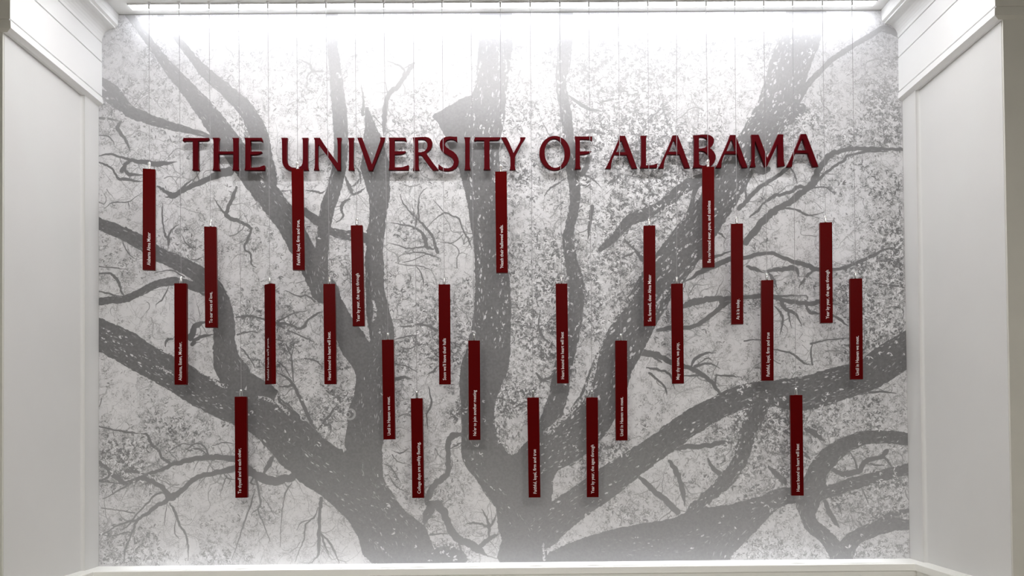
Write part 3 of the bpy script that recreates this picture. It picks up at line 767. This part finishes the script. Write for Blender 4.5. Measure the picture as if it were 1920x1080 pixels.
TWG = [t for t in TW_SEED]
for (x, y, a, w) in TWG:
    tx, ty = tp(x, y)
    walk(tx, ty, a + rng.choice((-1, 1)) * (0.4 + 0.8 * rng.random()), min(2.4, 0.5 + w * KW * 0.10 * (0.5 + rng.random())), int(20 + 70 * rng.random()))
for x, y, d in pick(330, 0.15, 0.7):
    walk(x, y, rng.random() * 6.283, 1.5 + 1.3 * rng.random(), int(60 + 90 * rng.random()))
for x, y, d in pick(1300):
    walk(x, y, rng.random() * 6.283, 1.1 + 0.5 * rng.random(), int(20 + 50 * rng.random()))
for x, y, d in pick(7500, 0.25, 0.7):
    walk(x, y, rng.random() * 6.283, 0.62 + 0.3 * rng.random(), int(10 + 26 * rng.random()), 1)
Wk = np.array(WALK, np.float32)
for oy in range(-3, 4):
    for ox in range(-3, 4):
        X = np.floor(Wk[:, 0]) + ox; Y = np.floor(Wk[:, 1]) + oy
        d = np.hypot(X + 0.5 - Wk[:, 0], Y + 0.5 - Wk[:, 1])
        v = np.clip(Wk[:, 2] + 0.5 - d, 0, 1) * Wk[:, 3]
        k = (v > 0.02) & (X >= 0) & (X < TW) & (Y >= 0) & (Y < TH)
        np.maximum.at(INK, (Y[k].astype(int), X[k].astype(int)), v[k])

# fine mid-tone grain inside the bark
bark = 0.05 * (0.5 + 0.5 * np.tanh(smooth_noise(5, 31)))
INK = np.where(LIMB > 0.02, np.maximum(INK * (1 - sstep(0.0, 0.6, LIMB)), 0) , INK)
# where flecks were cut the paper shows through, elsewhere solid ink
solid = LIMB * (1 - bark)
INK = np.maximum(INK, solid)
# knot with its pale ring
for x, y, r0, r1 in ((656, 777, 11, 7), (652, 778, 5, 3)):
    cx_, cy_ = tp(x, y)
    X = np.arange(TW)[None, :] - cx_; Y = np.arange(TH)[:, None] - cy_
    d = np.hypot(X, Y)
    INK = np.where((d < r0 * KW) & (d > r1 * KW), INK * 0.62, INK)

lay_leaves(4200, -0.58, 1.0, 0.90, lambda d: 0.30)
INK = np.clip(INK, 0, 1)
# ink is thinned towards the upper edge and a little at the foot
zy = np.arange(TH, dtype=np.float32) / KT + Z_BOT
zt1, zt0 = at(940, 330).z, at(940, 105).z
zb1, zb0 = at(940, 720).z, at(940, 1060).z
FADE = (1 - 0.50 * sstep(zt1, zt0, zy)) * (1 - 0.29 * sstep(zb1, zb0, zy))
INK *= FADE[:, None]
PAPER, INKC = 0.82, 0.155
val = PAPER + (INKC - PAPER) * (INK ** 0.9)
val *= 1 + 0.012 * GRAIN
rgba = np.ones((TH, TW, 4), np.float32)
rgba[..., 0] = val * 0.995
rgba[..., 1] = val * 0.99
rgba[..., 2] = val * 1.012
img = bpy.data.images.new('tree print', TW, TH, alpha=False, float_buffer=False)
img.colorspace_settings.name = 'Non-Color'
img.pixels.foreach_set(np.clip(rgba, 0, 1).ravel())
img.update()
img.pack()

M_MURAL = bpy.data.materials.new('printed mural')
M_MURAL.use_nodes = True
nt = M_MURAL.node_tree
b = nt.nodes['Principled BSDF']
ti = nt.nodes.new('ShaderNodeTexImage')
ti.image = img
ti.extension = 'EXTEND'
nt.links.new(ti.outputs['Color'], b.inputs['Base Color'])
b.inputs['Roughness'].default_value = 0.44
b.inputs['Specular IOR Level'].default_value = 0.42

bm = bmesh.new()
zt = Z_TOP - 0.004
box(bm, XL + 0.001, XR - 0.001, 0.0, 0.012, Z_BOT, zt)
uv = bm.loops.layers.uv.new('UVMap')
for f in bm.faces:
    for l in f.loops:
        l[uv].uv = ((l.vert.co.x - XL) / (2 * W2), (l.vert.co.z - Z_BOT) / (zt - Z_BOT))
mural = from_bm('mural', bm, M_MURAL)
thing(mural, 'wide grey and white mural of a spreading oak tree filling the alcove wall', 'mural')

# ------------------------------------------------------------------ ceiling lights
fx = empty('slot_light', ((SLOT_X0 + SLOT_X1) / 2, -(D_SLOT0 + D_SLOT1) / 2, Z_TOP))
thing(fx, 'long glowing white light slot in the ceiling along the top of the mural', 'light')
L2 = (SLOT_X1 - SLOT_X0) / 2; H2 = (D_SLOT1 - D_SLOT0) / 2
bm = bmesh.new()
box(bm, -L2 + 0.006, L2 - 0.006, -H2 + 0.006, H2 - 0.006, -0.007, 0.02)
from_bm('lens', bm, M_LENS, fx)
bm = bmesh.new()
for x0, x1, y0, y1 in ((-L2, L2, -H2, -H2 + 0.004), (-L2, L2, H2 - 0.004, H2), (-L2, -L2 + 0.004, -H2 + 0.004, H2 - 0.004), (L2 - 0.004, L2, -H2 + 0.004, H2 - 0.004)):
    box(bm, x0, x1, y0, y1, -0.009 if y1 < 0 else -0.002, 0.03)
box(bm, -L2, L2, -H2, H2, 0.03, 0.05)
from_bm('housing', bm, M_FRAME, fx)

al = bpy.data.lights.new('slot_strip', 'AREA')
al.shape = 'RECTANGLE'
al.size = 2 * L2 - 0.02
al.size_y = 2 * H2 - 0.012
al.energy = P_SLOT
al.color = (0.915, 0.935, 1.0)
al.spread = math.radians(SPREAD)
ao = bpy.data.objects.new('slot_strip', al)
C.objects.link(ao)
ao.parent = fx
ao.location = (0, 0, -0.0075)

for k, (x, y) in enumerate(((-1.6, -6.5), (1.6, -6.5))):  # fill panels added out of view to brighten the front walls
    pn = empty('fill_panel', (x, y, Z_TOP))
    thing(pn, 'square white fill light panel added unseen behind the camera', 'light', 'added fill panels behind the camera')
    bm = bmesh.new()
    box(bm, -0.58, 0.58, -0.58, 0.58, -0.010, -0.004)
    from_bm('lens', bm, M_FILL, pn)
    bm = bmesh.new()
    for x0, x1, y0, y1 in ((-0.6, 0.6, -0.6, -0.58), (-0.6, 0.6, 0.58, 0.6), (-0.6, -0.58, -0.58, 0.58), (0.58, 0.6, -0.58, 0.58)):
        box(bm, x0, x1, y0, y1, -0.014, 0)
    box(bm, -0.58, 0.58, -0.58, 0.58, -0.004, 0)
    from_bm('frame', bm, M_FRAME, pn)

fx2 = empty('linear_downlight', (0, -D_DOWN, Z_TOP))
thing(fx2, 'linear ceiling light in front of the slot over the alcove', 'light')
bm = bmesh.new()
box(bm, -1.9, 1.9, -0.04, 0.04, -0.012, -0.006)
from_bm('lens', bm, M_DOWN, fx2)
bm = bmesh.new()
for x0, x1, y0, y1 in ((-1.91, 1.91, -0.05, -0.04), (-1.91, 1.91, 0.04, 0.05), (-1.91, -1.9, -0.04, 0.04), (1.9, 1.91, -0.04, 0.04)):
    box(bm, x0, x1, y0, y1, -0.014, 0)
box(bm, -1.9, 1.9, -0.04, 0.04, -0.006, 0)
from_bm('frame', bm, M_FRAME, fx2)

# ------------------------------------------------------------------ the raised letters
def crop(x0, y0, s, pts):
    return [(x0 + x / s, y0 + y / s) for x, y in pts]


def ell(cx, cy, rx, ry, n=40, tilt=0.0):
    out = []
    for i in range(n):
        t = 2 * math.pi * i / n
        x, y = rx * math.cos(t), ry * math.sin(t)
        out.append((cx + x * math.cos(tilt) - y * math.sin(tilt), cy + x * math.sin(tilt) + y * math.cos(tilt)))
    return out


cA = (336, 245, 11.294); cB = (520, 245, 11.294); cC = (680, 245, 10.105); cD = (845, 245, 12.387)
cE = (1000, 245, 12.708); cF = (1125, 240, 12.708); cG = (1235, 240, 11.294); cH = (1370, 240, 10.971)
GLYPH = {
    'T': [crop(*cA, [(88, 150), (620, 150), (635, 158), (628, 172), (600, 200), (560, 212), (398, 216), (398, 640), (400, 770), (405, 805), (420, 838), (272, 838), (285, 800), (285, 640), (283, 218), (120, 216), (85, 228), (68, 218), (72, 200)])],
    'H': [crop(*cA, [(700, 148), (850, 148), (838, 190), (832, 250), (832, 437), (1142, 437), (1140, 250), (1135, 190), (1117, 150), (1265, 150), (1252, 200), (1247, 300), (1247, 740), (1255, 800), (1272, 836), (1122, 838), (1138, 790), (1142, 700), (1142, 490), (832, 490), (832, 740), (840, 795), (860, 836), (704, 838), (718, 790), (723, 700), (723, 250), (718, 190)])],
    'E': [crop(*cA, [(1378, 148), (1745, 148), (1752, 170), (1760, 215), (1752, 235), (1725, 212), (1680, 205), (1508, 205), (1508, 437), (1740, 437), (1750, 447), (1735, 465), (1690, 490), (1620, 505), (1508, 510), (1508, 780), (1640, 775), (1700, 765), (1755, 745), (1800, 730), (1815, 745), (1805, 836), (1380, 836), (1393, 785), (1396, 700), (1396, 250), (1390, 185)])],
    'U': [crop(*cB, [(80, 148), (215, 148), (205, 200), (200, 300), (200, 600), (210, 680), (245, 735), (300, 770), (370, 782), (450, 775), (505, 745), (530, 690), (538, 600), (538, 300), (535, 200), (520, 150), (655, 148), (645, 200), (642, 300), (642, 740), (650, 800), (662, 836), (550, 838), (545, 800), (490, 835), (420, 850), (340, 852), (250, 840), (180, 805), (130, 750), (105, 680), (100, 600), (97, 300), (92, 200)])],
    'N': [crop(*cB, [(768, 148), (900, 148), (1065, 400), (1275, 680), (1275, 300), (1270, 200), (1255, 148), (1358, 148), (1348, 200), (1340, 300), (1340, 840), (1268, 838), (1060, 540), (870, 292), (861, 320), (861, 700), (868, 780), (885, 834), (768, 836), (785, 790), (793, 700), (793, 300), (788, 200)])],
    'I': [crop(*cB, [(1492, 148), (1625, 148), (1615, 200), (1612, 300), (1612, 740), (1618, 790), (1632, 836), (1502, 836), (1510, 800), (1515, 700), (1515, 300), (1508, 200)])],
    'V': [crop(*cC, [(-105, 130), (-15, 128), (0, 165), (175, 635), (325, 215), (335, 170), (325, 125), (430, 125), (415, 175), (380, 260), (185, 755), (110, 755), (0, 430), (-70, 230)])],
    'R': [crop(*cC, [(945, 125), (990, 125), (1100, 118), (1190, 115), (1250, 128), (1295, 160), (1320, 215), (1318, 280), (1290, 345), (1240, 390), (1205, 420), (1240, 480), (1350, 630), (1440, 745), (1325, 745), (1250, 650), (1125, 475), (1095, 460), (1058, 458), (1058, 660), (1065, 710), (1078, 748), (948, 748), (960, 700), (965, 650), (965, 250), (958, 180)]),
          crop(*cC, [(1050, 165), (1110, 160), (1160, 165), (1200, 190), (1225, 235), (1228, 295), (1210, 345), (1170, 385), (1110, 405), (1052, 408)])],
    'S': [crop(*cC, [(1790, 112), (1790, 210), (1770, 190), (1720, 165), (1660, 160), (1600, 175), (1570, 200), (1555, 235), (1560, 275), (1590, 315), (1640, 350), (1720, 395), (1780, 455), (1812, 520), (1820, 580), (1805, 650), (1765, 705), (1700, 745), (1620, 760), (1530, 755), (1470, 735), (1435, 725), (1435, 625), (1450, 640), (1500, 685), (1560, 708), (1620, 708), (1675, 690), (1712, 650), (1728, 595), (1715, 545), (1680, 500), (1620, 465), (1550, 425), (1490, 370), (1462, 310), (1455, 250), (1470, 195), (1510, 145), (1570, 115), (1650, 105), (1730, 112)])],
    'Y': [crop(*cD, [(1165, 150), (1285, 150), (1305, 175), (1360, 280), (1460, 515), (1600, 270), (1620, 200), (1612, 150), (1740, 150), (1720, 190), (1640, 310), (1520, 540), (1497, 600), (1492, 820), (1500, 870), (1512, 908), (1365, 908), (1380, 870), (1388, 820), (1385, 600), (1365, 530), (1290, 370), (1210, 220)])],
    'O': [crop(*cE, ell(512, 531, 369, 410)), crop(*cE, ell(509, 534, 238, 348, tilt=-0.07))],
    'F': [crop(*cE, [(985, 135), (1405, 135), (1405, 200), (1398, 240), (1380, 225), (1340, 208), (1280, 202), (1112, 202), (1112, 490), (1370, 487), (1382, 495), (1365, 515), (1300, 545), (1220, 562), (1112, 570), (1112, 800), (1120, 850), (1135, 912), (985, 915), (1000, 870), (1005, 800), (1005, 280), (1000, 200)])],
    'A': [crop(*cF, [(470, 182), (597, 182), (640, 290), (750, 580), (890, 960), (765, 962), (715, 850), (640, 637), (345, 635), (300, 745), (270, 850), (262, 965), (128, 962), (165, 900), (240, 740), (360, 470), (445, 265)]),
          crop(*cF, [(388, 570), (612, 570), (520, 318), (498, 300)])],
    'L': [crop(*cF, [(968, 180), (1115, 180), (1105, 230), (1100, 300), (1100, 885), (1180, 885), (1270, 875), (1330, 855), (1368, 838), (1372, 850), (1358, 945), (958, 948), (975, 890), (985, 800), (985, 300), (978, 230)])],
    'B': [crop(*cG, [(735, 150), (800, 148), (900, 138), (1010, 135), (1090, 150), (1145, 185), (1175, 235), (1172, 300), (1145, 365), (1085, 425), (1120, 445), (1175, 505), (1210, 580), (1210, 650), (1180, 730), (1130, 790), (1050, 825), (950, 838), (728, 838), (745, 790), (752, 700), (752, 250), (745, 190)]),
          crop(*cG, [(855, 195), (920, 188), (980, 200), (1025, 230), (1045, 280), (1045, 330), (1020, 385), (970, 415), (900, 430), (855, 430)]),
          crop(*cG, [(855, 485), (920, 482), (980, 500), (1040, 550), (1075, 610), (1085, 670), (1070, 730), (1030, 775), (960, 795), (890, 785), (860, 760)])],
    'M': [crop(*cH, [(425, 135), (575, 135), (590, 165), (760, 625), (945, 210), (965, 165), (978, 128), (1090, 128), (1085, 200), (1085, 300), (1095, 640), (1105, 720), (1120, 777), (972, 795), (970, 640), (968, 330), (750, 790), (706, 790), (505, 262), (500, 300), (500, 700), (508, 750), (518, 797), (400, 800), (425, 740), (440, 640), (440, 250), (435, 180)])],
}
LETTERS = [('T', 0, 0, 'first letter T of the wall sign, opening the word THE'), ('H', 0, 0, 'letter H in the middle of the word THE'), ('E', 0, 0, 'letter E ending the word THE'),
           ('U', 0, 0, 'letter U opening UNIVERSITY, with a hanging bar below it'), ('N', 0, 0, 'letter N between U and I in UNIVERSITY'), ('I', 0, 0, 'first letter I of UNIVERSITY, between N and V'),
           ('V', 0, 0, 'letter V in UNIVERSITY'), ('E', 270.3, -0.4, 'letter E of UNIVERSITY, between V and R'), ('R', 0, 0, 'letter R in UNIVERSITY'), ('S', 0, 0, 'letter S in UNIVERSITY'),
           ('I', 217.9, -1.0, 'second letter I of UNIVERSITY, between S and T'), ('T', 546.6, -1.2, 'letter T near the end of UNIVERSITY'), ('Y', 0, 0, 'letter Y ending UNIVERSITY'),
           ('O', 0, 0, 'round letter O of the word OF'), ('F', 0, 0, 'letter F ending the word OF'), ('A', 0, 0, 'first letter A of ALABAMA'), ('L', 0, 0, 'letter L in ALABAMA'),
           ('A', 99.1, -0.8, 'second letter A of ALABAMA, between L and B'), ('B', 0, 0, 'letter B in ALABAMA with a hanging bar below it'), ('A', 207.0, -1.6, 'third letter A of ALABAMA, between B and M'),
           ('M', 0, 0, 'letter M in ALABAMA'), ('A', 339.8, -3.2, 'last letter A ending the whole wall sign')]
D_LET, T_LET = 0.042, 0.024


def letter(ch, dx, dy, label):
    loops = [[at(x + dx, y + dy, -D_LET) for x, y in lp] for lp in GLYPH[ch]]
    xs = [p.x for p in loops[0]]; zs = [p.z for p in loops[0]]
    org = Vector(((min(xs) + max(xs)) / 2, 0, min(zs)))
    cu = bpy.data.curves.new('tmp', 'CURVE')
    cu.dimensions = '2D'
    cu.fill_mode = 'BOTH'
    cu.extrude = T_LET / 2 - 0.001
    cu.bevel_depth = 0.001
    cu.bevel_resolution = 1
    cu.offset = -0.001
    for lp in loops:
        s = cu.splines.new('POLY')
        s.points.add(len(lp) - 1)
        for p, q in zip(s.points, lp):
            p.co = (q.x - org.x, q.z - org.z, 0, 1)
        s.use_cyclic_u = True
    tmp = bpy.data.objects.new('tmp', cu)
    C.objects.link(tmp)
    dg = bpy.context.evaluated_depsgraph_get()
    me = bpy.data.meshes.new_from_object(tmp.evaluated_get(dg))
    bpy.data.objects.remove(tmp)
    me.materials.clear()
    me.transform(Matrix.Rotation(math.pi / 2, 4, 'X'))
    me.transform(Matrix.Translation((0, -D_LET + T_LET / 2, 0)))
    me.name = 'sign_letter'
    o = link('sign_letter', me, M_LETTER, None, org)
    thing(o, 'raised dark maroon ' + label, 'letter', 'raised letters of the wall sign')
    # two studs hold it off the wall: put them where the outline is solid
    P = [(p.x - org.x, p.z - org.z) for p in loops[0]]
    Hs = [[(p.x - org.x, p.z - org.z) for p in lp] for lp in loops[1:]]

    def inside(x, z, Q):
        k = False
        for (ax, az), (bx, bz) in zip(Q, Q[1:] + Q[:1]):
            if (az > z) != (bz > z) and x < (bx - ax) * (z - az) / (bz - az) + ax:
                k = not k
        return k

    hgt = max(p[1] for p in P)
    x0, x1 = min(p[0] for p in P), max(p[0] for p in P)
    for fz in (0.2, 0.8):
        run = []
        for i in range(81):
            x = x0 + (x1 - x0) * i / 80
            ok = inside(x, fz * hgt, P) and not any(inside(x, fz * hgt, q) for q in Hs)
            if ok:
                run.append(x)
            elif run:
                break
        x = sum(run) / len(run)
        bm = bmesh.new()
        tube(bm, (x, 0.0, fz * hgt), (x, -D_LET + T_LET, fz * hgt), 0.004, n=8)
        from_bm('stud', bm, M_CHROME, o)
    return o


for L in LETTERS:
    letter(*L)

# ------------------------------------------------------------------ the hanging bars
BARS = [  # left and right px at the top, left and right px at the foot, top, foot, turn, words, text foot, text head, text offset, cable px
    (268.3, 292, 268, 291.7, 318, 507, 16, "Alabama Alma Mater", 498.5, 437, 0, 279.5),
    (327, 352, 327.5, 352.5, 532, 721.5, 3, "Alabama, listen, Mother,", 714, 642, 0, 335.8),
    (383, 407, 385, 409, 426, 614.5, 8, "To our vows of love,", 606.5, 548.5, 0, 392),
    (440, 464.5, 441.3, 466, 744, 933, 3, "To thyself and to each other,", 925, 840.5, -2.5, 447.5),
    (496, 516, 497, 517.5, 533, 720.5, -41, "Faithful friends we'll prove.", 713, 634, 0, 502),
    (547, 569, 549, 572, 318, 507, 10, "Faithful, loyal, firm and true,", 498, 413.5, 0, 556.5),
    (606, 629.8, 608, 632, 533, 720.5, 2, "Heart bound to heart will beat.", 713, 622.5, -1, 611),
    (657.5, 681, 661, 685, 423.5, 612, 0, "Year by year, the ages through", 604, 513.5, 0, 665.5),
    (716, 739, 719, 742, 637.5, 824, 0, "Until in Heaven we meet.", 816, 743.7, 0, 719.5),
    (770, 793.5, 773, 796, 747, 933.5, -2, "College days are swiftly fleeting,", 925, 829, 2.5, 774.5),
    (822, 844.3, 823.2, 845.5, 534, 721, 4, "Soon we'll leave their halls", 713, 635, -0.5, 828.7),
    (878, 900, 879, 901, 639, 825, 2, "Ne'er to join another meeting", 817, 732, 0.5, 883),
    (928.5, 950, 930.7, 952, 323, 512, 0, "'Neath their hallowed walls.", 504, 423, 0, 938),
    (988, 1011.3, 991, 1014, 745.5, 932.5, -6, "Faithful, loyal, firm and true", 925, 842.5, 1.5, 994),
    (1042, 1063.4, 1044.3, 1066, 532.5, 719, -1, "Heart bound to heart will beat", 711, 623, 0, 1049.5),
    (1099, 1120.7, 1100.3, 1122, 745.5, 932, -2, "Year by year, the ages through", 925, 834, 0, 1104),
    (1153, 1175.7, 1153.5, 1177, 639, 826, 0, "Until in Heaven we meet.", 817.5, 745, 0, 1159.5),
    (1206, 1228.7, 1207, 1229, 424, 611.5, -5, "So, farewell, dear Alma Mater", 603.5, 516, 0, 1214.5),
    (1258, 1280, 1260, 1282, 532.5, 719.5, -8, "May thy name, we pray,", 712, 643, 0, 1268.8),
    (1316.3, 1338.7, 1316.6, 1339.7, 314, 502, -6, "Be rev'renced ever, pure, and stainless", 493.5, 378, 1, 1323.7),
    (1370, 1393, 1370.5, 1393.7, 420.5, 608.5, -10, "As it is today.", 600, 561.5, 1, 1377.5),
    (1426, 1450, 1426.5, 1450.5, 526, 714, -8, "Faithful, loyal, firm and true", 706, 624, 1, 1432),
    (1480, 1504.5, 1482.5, 1507, 741, 929, -8, "Heart bound to heart will beat", 921, 832, 1, 1486),
    (1535.5, 1560, 1536.3, 1562, 418, 606, -8, "Year by year, the ages through", 598.5, 507.5, 1.5, 1542),
    (1592, 1616.3, 1593, 1618, 523, 711.5, -10, "Until in Heaven we meet.", 704, 630.5, 1, 1597.5),
]
BLAB = [
    "maroon hanging bar lettered Alabama Alma Mater, leftmost of all the bars",
    "maroon hanging bar lettered Alabama, listen, Mother, second from the left pillar",
    "maroon hanging bar lettered To our vows of love, third from the left pillar",
    "maroon hanging bar lettered To thyself and to each other, hung low at left",
    "maroon hanging bar lettered Faithful friends we'll prove, turned edge-on with a bright edge",
    "maroon hanging bar lettered Faithful, loyal, firm and true, hung high under the letter U",
    "maroon hanging bar lettered Heart bound to heart, below the letter N of UNIVERSITY",
    "maroon hanging bar lettered Year by year, hung below the letter V of UNIVERSITY",
    "maroon hanging bar lettered Until in Heaven we meet, below the E of UNIVERSITY",
    "maroon hanging bar lettered College days are swiftly fleeting, hung low left of the centre trunk",
    "maroon hanging bar lettered Soon we'll leave their halls, left of the centre trunk",
    "maroon hanging bar lettered Ne'er to join another meeting, in front of the centre trunk",
    "maroon hanging bar lettered 'Neath their hallowed walls, hung high under the letter T",
    "maroon hanging bar lettered Faithful, loyal, firm and true, hung low right of the centre trunk",
    "maroon hanging bar lettered Heart bound to heart, below the letter O of OF",
    "maroon hanging bar lettered Year by year, hung low below the letter F of OF",
    "maroon hanging bar lettered Until in Heaven we meet, hung below the first A of ALABAMA",
    "maroon hanging bar lettered So, farewell, dear Alma Mater",
    "maroon hanging bar lettered May thy name, we pray, below the second A of ALABAMA",
    "maroon hanging bar lettered Be rev'renced ever, pure, and stainless, hung high under the letter B",
    "maroon hanging bar lettered As it is today, hung below the third A of ALABAMA",
    "maroon hanging bar lettered Faithful, loyal, firm and true, hung below the letter M of ALABAMA",
    "maroon hanging bar lettered Heart bound to heart will beat, hung low near the right pillar",
    "maroon hanging bar lettered Year by year, second from the right pillar",
    "maroon hanging bar lettered Until in Heaven we meet, rightmost of all the bars",
]
BW, BT = 0.0675, 0.030

# shared pieces
bm = bmesh.new()
lathe(bm, [(0.0060, 0.0), (0.0082, 0.0015), (0.0086, 0.004), (0.0086, 0.024), (0.0070, 0.0254), (0.0070, 0.0282), (0.0086, 0.0296), (0.0086, 0.0385), (0.0078, 0.0415), (0.0040, 0.0435), (0.0016, 0.0440)], 18)
me = bpy.data.meshes.new('cable_gripper'); bmesh.ops.recalc_face_normals(bm, faces=bm.faces[:]); bm.to_mesh(me); bm.free()
me.polygons.foreach_set('use_smooth', [True] * len(me.polygons)); me.set_sharp_from_angle(angle=math.radians(35))
me.materials.append(M_CHROME)
ME_GRIP = me
bm = bmesh.new()
lathe(bm, [(0.0012, -0.0425), (0.0050, -0.041), (0.0062, -0.036), (0.0058, -0.016), (0.0040, -0.008), (0.0075, -0.006), (0.0095, -0.002), (0.0095, 0.0)], 16)
me = bpy.data.meshes.new('ceiling_anchor'); bmesh.ops.recalc_face_normals(bm, faces=bm.faces[:]); bm.to_mesh(me); bm.free()
me.polygons.foreach_set('use_smooth', [True] * len(me.polygons)); me.set_sharp_from_angle(angle=math.radians(35))
me.materials.append(M_FRAME)
ME_ANCH = me
bm = bmesh.new()
box(bm, -BW / 2, BW / 2, -BT / 2, BT / 2, -0.582, 0)
bevel_all(bm, 0.0011, 2)
me = bpy.data.meshes.new('bar_body'); bm.to_mesh(me); bm.free()
me.materials.append(M_BAR)
ME_BAR = me


def lettering(words):
    cu = bpy.data.curves.new('tmp', 'FONT')
    cu.body = words
    cu.size = 1
    cu.offset = 0.004
    cu.resolution_u = 3
    tmp = bpy.data.objects.new('tmp', cu)
    C.objects.link(tmp)
    dg = bpy.context.evaluated_depsgraph_get()
    me = bpy.data.meshes.new_from_object(tmp.evaluated_get(dg))
    bpy.data.objects.remove(tmp)
    n = len(me.vertices)
    co = np.zeros(n * 3, np.float32)
    me.vertices.foreach_get('co', co)
    co = co.reshape(-1, 3)
    return me, co


rb = random.Random(3)
for i, (xl, xr, bl, br, yt, yb, turn, words, ty0, ty1, toff, cpx) in enumerate(BARS):
    p_top = at((xl + xr) / 2, yt, -D_BAR)
    p_bot = at((bl + br) / 2, yb, -D_BAR)
    axis = (p_top - p_bot)
    L = axis.length
    root = empty('hanging_bar', p_top)
    root.rotation_euler = (0, math.atan2(axis.x, axis.z), 0)
    thing(root, BLAB[i], 'hanging bar', 'hanging bars with the school song')
    inv = Matrix.Translation(p_top) @ root.rotation_euler.to_matrix().to_4x4()
    inv = inv.inverted()
    spin = math.radians(turn)
    body = link('bar_body', ME_BAR, None, root)
    body.scale = (1, 1, L / 0.582)
    body.rotation_euler = (0, 0, spin)
    if i:
        pass
    # words run up the face
    me, co = lettering(words)
    w = co[:, 0].max() - co[:, 0].min()
    z0 = at((bl + br) / 2, ty0, -D_BAR); z1 = at((xl + xr) / 2, ty1, -D_BAR)
    s0 = (p_top.z - z0.z); s1 = (p_top.z - z1.z)
    k = (s0 - s1) / w
    size = 0.0262
    X = co[:, 0] - co[:, 0].min()
    nx = -(co[:, 1] - 0.30) * size + toff / 323.0
    nz = -s0 + X * k
    me.vertices.foreach_set('co', np.column_stack([nx, np.full(len(X), -BT / 2 - 0.0006, np.float32), nz]).astype(np.float32).ravel())
    me.update()
    me.materials.clear()
    me.name = 'lettering'
    t = link('lettering', me, M_TEXT, body)
    t.scale = (1, 1, 0.582 / L)
    t['label'] = 'white lettering up the bar'
    g = link('cable_gripper', ME_GRIP, None, root)
    g.rotation_euler = (0, 0, rb.random() * 6)
    # cable from the gripper to the ceiling anchor
    a = at(cpx, 12, -D_BAR)
    a.z = Z_TOP
    la = inv @ a
    bm = bmesh.new()
    tube(bm, (0, 0, 0.042), la + Vector((0, 0, -0.03)), 0.0014, n=8)
    from_bm('cable', bm, M_CABLE, root)
    an = link('ceiling_anchor', ME_ANCH, None, root, la)
    an.rotation_euler = (0, -root.rotation_euler.y, 0)
